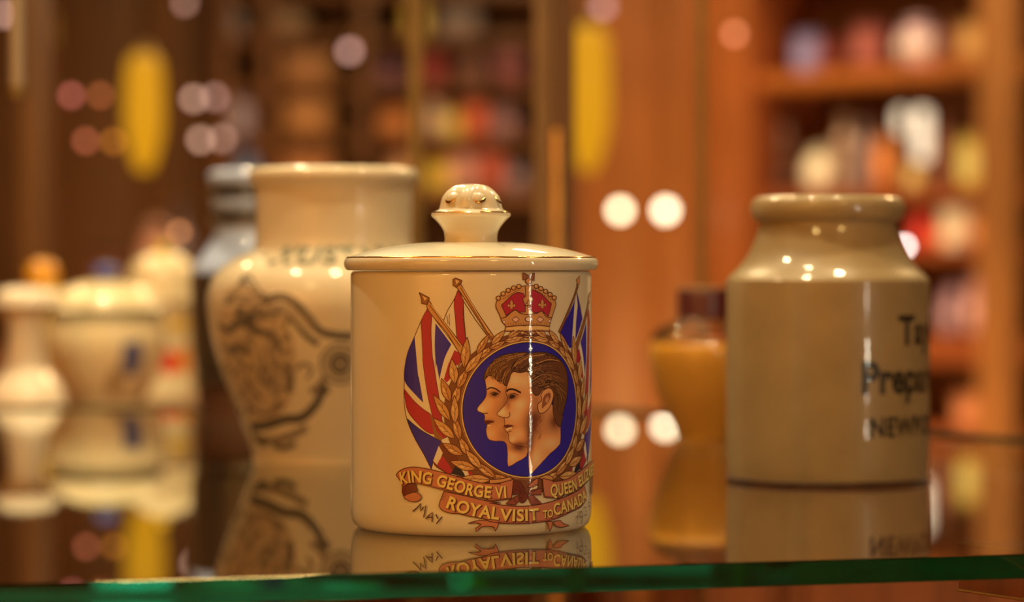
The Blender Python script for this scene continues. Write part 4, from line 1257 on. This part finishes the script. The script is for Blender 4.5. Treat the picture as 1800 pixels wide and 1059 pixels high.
# right-hand bookcase, standing at an angle
PL = Vector((px_(1330, 5.40), 5.40, 0)); PR = Vector((px_(1800, 4.95), 4.95, 0))
DV = (PR - PL).normalized()
NV = Vector((-DV.y, DV.x, 0))
BRZ = math.atan2(DV.y, DV.x)
def on_face(pxx):
    k = (pxx - 900) / F
    d = PR - PL
    t = (k * PL.y - PL.x) / (d.x - k * d.y)
    return PL + d * t
bc = empty('bookcase', (PL.x, PL.y, 0), 'tall red-brown shop bookcase with crowded shelves at the right', 'bookcase', rz=BRZ)
BL = 1.05
DEP = 0.17
BOARDS = [(112, 0.030), (330, 0.028), (437, 0.02), (590, 0.05), (752, 0.03)]
bz_of = {}
for k, (y, th) in enumerate(BOARDS):
    p = on_face(1640)
    bz_of[k] = CAMZ - (y - EYE) / F * p.y
for k, (y, th) in enumerate(BOARDS):
    box('shelf_board', (BL, DEP, th), M_WOODR if k else M_WOODO, bc, (BL / 2, DEP / 2, bz_of[k] - th / 2), bev=0.003)
for z in (0.12, 0.40, 0.62, bz_of[0] + 0.21, 1.95):
    box('shelf_board', (BL, DEP, 0.028), M_WOODR, bc, (BL / 2, DEP / 2, z), bev=0.003)
box('back_panel', (BL, 0.012, 1.98), M_WOOD, bc, (BL / 2, DEP + 0.006, 0.99))
for pxx, wpx, m_ in ((1280, 88, M_STILE), (1766, 52, M_WOODP)):
    p = on_face(pxx)
    t = (p - PL).dot(DV)
    w_ = wpx / F * p.y / max(0.3, abs(DV.x))
    box('upright', (w_, 0.03, 1.98), m_, bc, (t, -0.016, 0.99), bev=0.004)
box('upright', (0.03, DEP, 1.98), M_WOODR, bc, (0.015 - 0.03, DEP / 2, 0.99))
box('upright', (0.03, DEP, 1.98), M_WOODR, bc, (BL + 0.015, DEP / 2, 0.99))

def shelf_item(k, pxx, wpx, hpx, kind, col, label, depth=0.07, back=0.0):
    p = on_face(pxx)
    s = p.y / F
    w_ = wpx * s
    if kind == 'box': w_ = w_ / 1.3; d_ = min(w_, depth)
    else: d_ = w_
    q = p + NV * (0.012 + back + d_ / 2)
    nm, ct = CATS[kind]
    return shade_box(nm, label, ct, 'goods on the bookcase shelves', (q.x, q.y, bz_of[k] + 0.0003), w_, d_, hpx * s, col, BRZ, kind)

a_ = alb
for it in (
    (0, 1396, 56, 72, 'tin', a_(92, 78, 92, 1.3), 'blue-grey tin on the top visible bookcase shelf, far left'),
    (0, 1446, 48, 60, 'box', a_(96, 34, 22), 'dark red box on the top visible bookcase shelf'),
    (0, 1508, 62, 80, 'box', a_(132, 64, 48), 'brick red box left of the pink-grey jar, top visible shelf'),
    (0, 1583, 78, 88, 'jar', a_(172, 128, 112, 1.3), 'pink-grey round jar on the top visible bookcase shelf'),
    (0, 1648, 42, 80, 'bottle', a_(112, 56, 28), 'brown bottle beside the pink-grey jar, top visible shelf'),
    (0, 1700, 72, 72, 'box', a_(168, 112, 52, 1.2), 'mustard yellow box at the right of the top visible shelf'),
    (1, 1362, 34, 150, 'bottle', a_(66, 30, 16), 'dark brown tall bottle at the left of the second shelf'),
    (1, 1415, 58, 78, 'jar', a_(222, 160, 110, 1.4), 'pale peach jar on the second bookcase shelf'),
    (1, 1462, 44, 140, 'bottle', a_(128, 92, 62), 'grey-brown bottle in the middle of the second shelf'),
    (1, 1500, 40, 124, 'bottle', a_(110, 84, 70), 'dull grey bottle right of the grey-brown one'),
    (1, 1540, 42, 96, 'box', a_(176, 96, 40), 'orange box left of the lit tubes on the second shelf'),
    (1, 1690, 62, 92, 'tin', a_(206, 150, 62, 1.3), 'yellow tin on the second shelf, left of the upright'),
    (1, 1640, 30, 130, 'bottle', a_(120, 66, 40), 'brown bottle between the lit tubes and the yellow tin'),
    (1, 1728, 34, 66, 'jar', a_(210, 150, 118, 1.2), 'pinkish small jar beside the upright, second shelf'),
    (2, 1606, 34, 62, 'box', a_(186, 44, 30, 1.2), 'bright red box on the third shelf behind the jar rim'),
    (2, 1656, 64, 74, 'tin', a_(226, 172, 118, 1.3), 'cream tin on the third bookcase shelf'),
    (2, 1708, 40, 66, 'box', a_(186, 100, 48), 'orange-brown box at the right of the third shelf'),
    (3, 1655, 42, 96, 'jar', a_(150, 108, 100, 1.2), 'mauve jar on the fourth shelf right of the stoneware jar'),
    (3, 1698, 42, 118, 'jar', a_(168, 112, 92, 1.2), 'tall pinkish jar on the fourth shelf by the upright'),
    (3, 1724, 20, 70, 'bottle', a_(90, 40, 22), 'small dark bottle on the fourth shelf by the upright'),
    (4, 1690, 66, 66, 'box', a_(150, 84, 44), 'tan box on the lowest visible shelf'),
    (1, 1668, 46, 150, 'bottle', a_(170, 124, 118, 1.3), 'tall mauve bottle behind the yellow tin, second shelf', 0.07, 0.085),
    (1, 1588, 36, 44, 'tin', a_(200, 130, 66, 1.2), 'low tan tin in front of the lit tubes, second shelf'),
    (2, 1640, 24, 40, 'box', a_(196, 90, 40), 'small orange box between the red box and the cream tin'),
    (3, 1676, 30, 60, 'box', a_(60, 26, 18), 'small dark box between the mauve jars on the fourth shelf'),
    (0, 1836, 60, 70, 'box', a_(150, 84, 44), 'tan box right of the upright, out at the frame edge')):
    if it[1] > 1800: continue
    shelf_item(*it)
# two lit glass tubes on the second shelf
for pxx, y0, y1, wpx, lb in ((1566, 192, 330, 22, 'shorter glowing white glass tube lamp on the bookcase'), (1602, 192, 330, 28, 'taller glowing white glass tube lamp on the bookcase')):
    p = on_face(pxx) + NV * 0.03
    s = p.y / F
    e = empty('tube_lamp', (p.x, p.y, bz_of[1] + 0.0003), lb, 'lamp', 'tube lamps on the bookcase')
    h0 = (y1 - (282 if wpx > 25 else 232)) * s
    h1 = (y1 - y0) * s
    r = wpx * s / 2
    lathe('base', spline([(0, 0), (r * 0.9, 0), (r * 0.9, 0.006), (r * 0.4, 0.012), (r * 0.4, h0), (0, h0)], 3), M_OLDBRASS, e, seg=24, smooth=50)
    lathe('glow_tube', spline([(0, h0), (r * 0.8, h0 + 0.002), (r, h0 + 0.01), (r, h1 - 0.01), (r * 0.7, h1), (0, h1 + 0.002)], 4), emis('tube_glow', (1.0, 0.76, 0.50), 1.5), e, seg=24, smooth=60)

# shelving on the back wall, left and centre
SD = 6.55
ws = empty('wall_shelving', (0, SD, 0), 'dark wooden shop shelving along the back wall, left and centre', 'shelving')
sx0, sx1 = px_(395, SD), px_(1004, SD)
WB = [(-20, 0.022), (62, 0.022), (150, 0.022), (240, 0.022), (335, 0.03), (455, 0.03), (590, 0.03), (740, 0.03)]
wz = {}
for k, (y, th) in enumerate(WB):
    wz[k] = CAMZ - (y - EYE) / F * SD
    box('shelf_board', (sx1 - sx0, 0.20, th), M_WOOD, ws, ((sx0 + sx1) / 2, 0.10, wz[k] - th / 2), bev=0.003)
for z in (0.15, 0.45, 0.65, wz[0] + 0.16, 2.1):
    box('shelf_board', (sx1 - sx0, 0.20, 0.025), M_WOOD, ws, ((sx0 + sx1) / 2, 0.10, z), bev=0.003)
box('back_panel', (sx1 - sx0, 0.012, 2.12), M_WOOD, ws, ((sx0 + sx1) / 2, 0.207, 1.06))
for x in (sx0, px_(470, SD), px_(640, SD), sx1):
    box('upright', (0.035, 0.21, 2.12), M_WOOD, ws, (x, 0.10, 1.06), bev=0.004)
def wall_item(k, pxx, wpx, hpx, kind, col, label):
    s = SD / F
    w_ = wpx * s
    d_ = min(w_, 0.12) if kind == 'box' else w_
    nm, ct = CATS[kind]
    return shade_box(nm, label, ct, 'goods on the back wall shelving', (px_(pxx, SD), SD + 0.02 + d_ / 2, wz[k] + 0.0003), w_, d_, hpx * s, col, 0, kind)
for it in (
    (1, 505, 66, 58, 'jar', a_(120, 84, 50), 'tan jar on the upper back shelf above the mustard pot'),
    (1, 730, 44, 62, 'tin', a_(170, 122, 40, 1.3), 'olive yellow tin near the top, behind the slim brass post'),
    (1, 805, 72, 50, 'box', a_(90, 68, 52, 1.2), 'grey-brown box on the upper back shelf, centre'),
    (1, 408, 34, 60, 'bottle', a_(120, 96, 76), 'greyish bottle high on the back shelf, above the grey bottle'),
    (2, 540, 90, 66, 'box', a_(128, 76, 32), 'brown carton on the second back shelf'),
    (2, 682, 50, 52, 'jar', a_(104, 58, 56), 'mauve-brown jar on the second back shelf'),
    (2, 760, 44, 60, 'tin', a_(116, 34, 26, 1.2), 'dark red tin on the second back shelf'),
    (2, 828, 60, 68, 'jar', a_(104, 60, 38), 'russet jar on the second back shelf'),
    (2, 895, 52, 70, 'box', a_(92, 36, 34, 1.2), 'wine red box on the second back shelf beside the corner post'),
    (3, 540, 84, 80, 'box', a_(140, 84, 34), 'ochre carton on the third back shelf'),
    (3, 690, 54, 60, 'jar', a_(186, 98, 40, 1.2), 'orange jar on the third back shelf'),
    (3, 764, 38, 74, 'jar', a_(190, 128, 88, 1.4), 'pale pink jar on the third back shelf'),
    (3, 795, 34, 44, 'tin', a_(206, 138, 44, 1.5), 'golden tin on the third back shelf'),
    (3, 834, 40, 62, 'box', a_(170, 62, 30, 1.3), 'vermilion box on the third back shelf'),
    (3, 884, 52, 60, 'jar', a_(128, 84, 72, 1.2), 'mauve-grey jar on the third back shelf'),
    (4, 540, 90, 72, 'box', a_(150, 84, 34), 'orange-brown carton on the fourth back shelf'),
    (4, 700, 50, 70, 'jar', a_(196, 122, 70, 1.2), 'peach jar on the fourth back shelf behind the pot rim'),
    (4, 768, 52, 56, 'tin', a_(214, 118, 34, 1.5), 'bright orange tin on the fourth back shelf'),
    (4, 812, 46, 80, 'jar', a_(186, 112, 84, 1.2), 'salmon jar on the fourth back shelf'),
    (4, 862, 44, 76, 'box', a_(136, 50, 30, 1.2), 'rust red box on the fourth back shelf'),
    (4, 906, 34, 46, 'tin', a_(112, 84, 76, 1.2), 'grey tin on the fourth back shelf beside the corner post'),
    (3, 440, 40, 160, 'bottle', a_(90, 100, 112, 1.2), 'tall blue-grey bottle on the third back shelf')):
    if it[0] == 3 and it[1] == 440:
        it = (4, 432, 44, 84, 'bottle', a_(96, 104, 118, 1.3), 'blue-grey bottle on the fourth back shelf')
    wall_item(*it)
wall_item(3, 414, 50, 80, 'tin', a_(124, 100, 92, 1.2), 'pale grey tin on the third back shelf above the grey bottle')

# counter in front of the left panelling, with a few pieces on it
CD = 4.6
ctz = CAMZ - (530 - EYE) / F * CD
ct_ = empty('shop_counter', (px_(230, CD), CD + 0.2, 0), 'brown wooden shop counter behind the pots at the left', 'counter')
box('cupboard', (0.52, 0.36, ctz - 0.03), M_PAN, ct_, (0, 0, (ctz - 0.03) / 2), bev=0.004)
box('top', (0.56, 0.40, 0.03), M_WOOD, ct_, (0, 0, ctz - 0.015), bev=0.004)
for x in (-0.13, 0.13):
    dr = box('door', (0.24, 0.012, ctz - 0.16), M_WOODR, ct_, (x, -0.187, ctz / 2), bev=0.003)
    box('handle', (0.012, 0.012, 0.08), M_OLDBRASS, dr, (-0.09 if x > 0 else 0.09, -0.012, 0.1), bev=0.002)
for pxx, wpx, hpx, kind, col, lb in ((262, 62, 150, 'jar', a_(196, 128, 88, 1.2), 'pinkish jar on the counter above the blue-knobbed pot'),
                                     (306, 40, 178, 'bottle', a_(116, 92, 80), 'grey bottle on the counter above the ginger jar'),
                                     (176, 60, 96, 'box', a_(96, 44, 22), 'dark brown carton on the counter, left of the pinkish jar')):
    nm, ct = CATS[kind]
    shade_box(nm, lb, ct, 'pieces on the counter', (px_(pxx, CD), CD + 0.08, ctz + 0.0003), wpx * CD / F, wpx * CD / F, hpx * CD / F, col, 0, kind)

# hanging brass rod at the left edge, and a mustard-coloured shade above it
hr = empty('hanging_rod', at(31, 165, 1.62), 'pale brass rod hanging down at the upper left edge', 'rod')
rod('tube', (0, 0, 0), (0, 0, TOP - hr.location.z), 0.0046, mat('pale_rod', (0.34, 0.27, 0.20), 0.35, metal=0.3), hr, 16)
lathe('end_cap', [(0, -0.002), (0.0052, -0.002), (0.0052, 0.004), (0, 0.004)], M_OLDBRASS, hr, seg=20)

bl = empty('pendant_shade', at(76, 78, 3.0), 'olive yellow pendant shade at the top left, beside the rod', 'lamp')
s3 = 3.0 / F
lathe('shade', spline([(26 * s3, 0), (28 * s3, 0.004), (25 * s3, 40 * s3), (16 * s3, 90 * s3), (8 * s3, 115 * s3), (0, 120 * s3)], 4), mat('olive_shade', (0.34, 0.24, 0.045), 0.45, coat=0.3), bl, seg=40, smooth=60)
rod('cord', (0, 0, 118 * s3), (0, 0, RZ - bl.location.z - 0.001), 0.002, M_CORD, bl, 8)
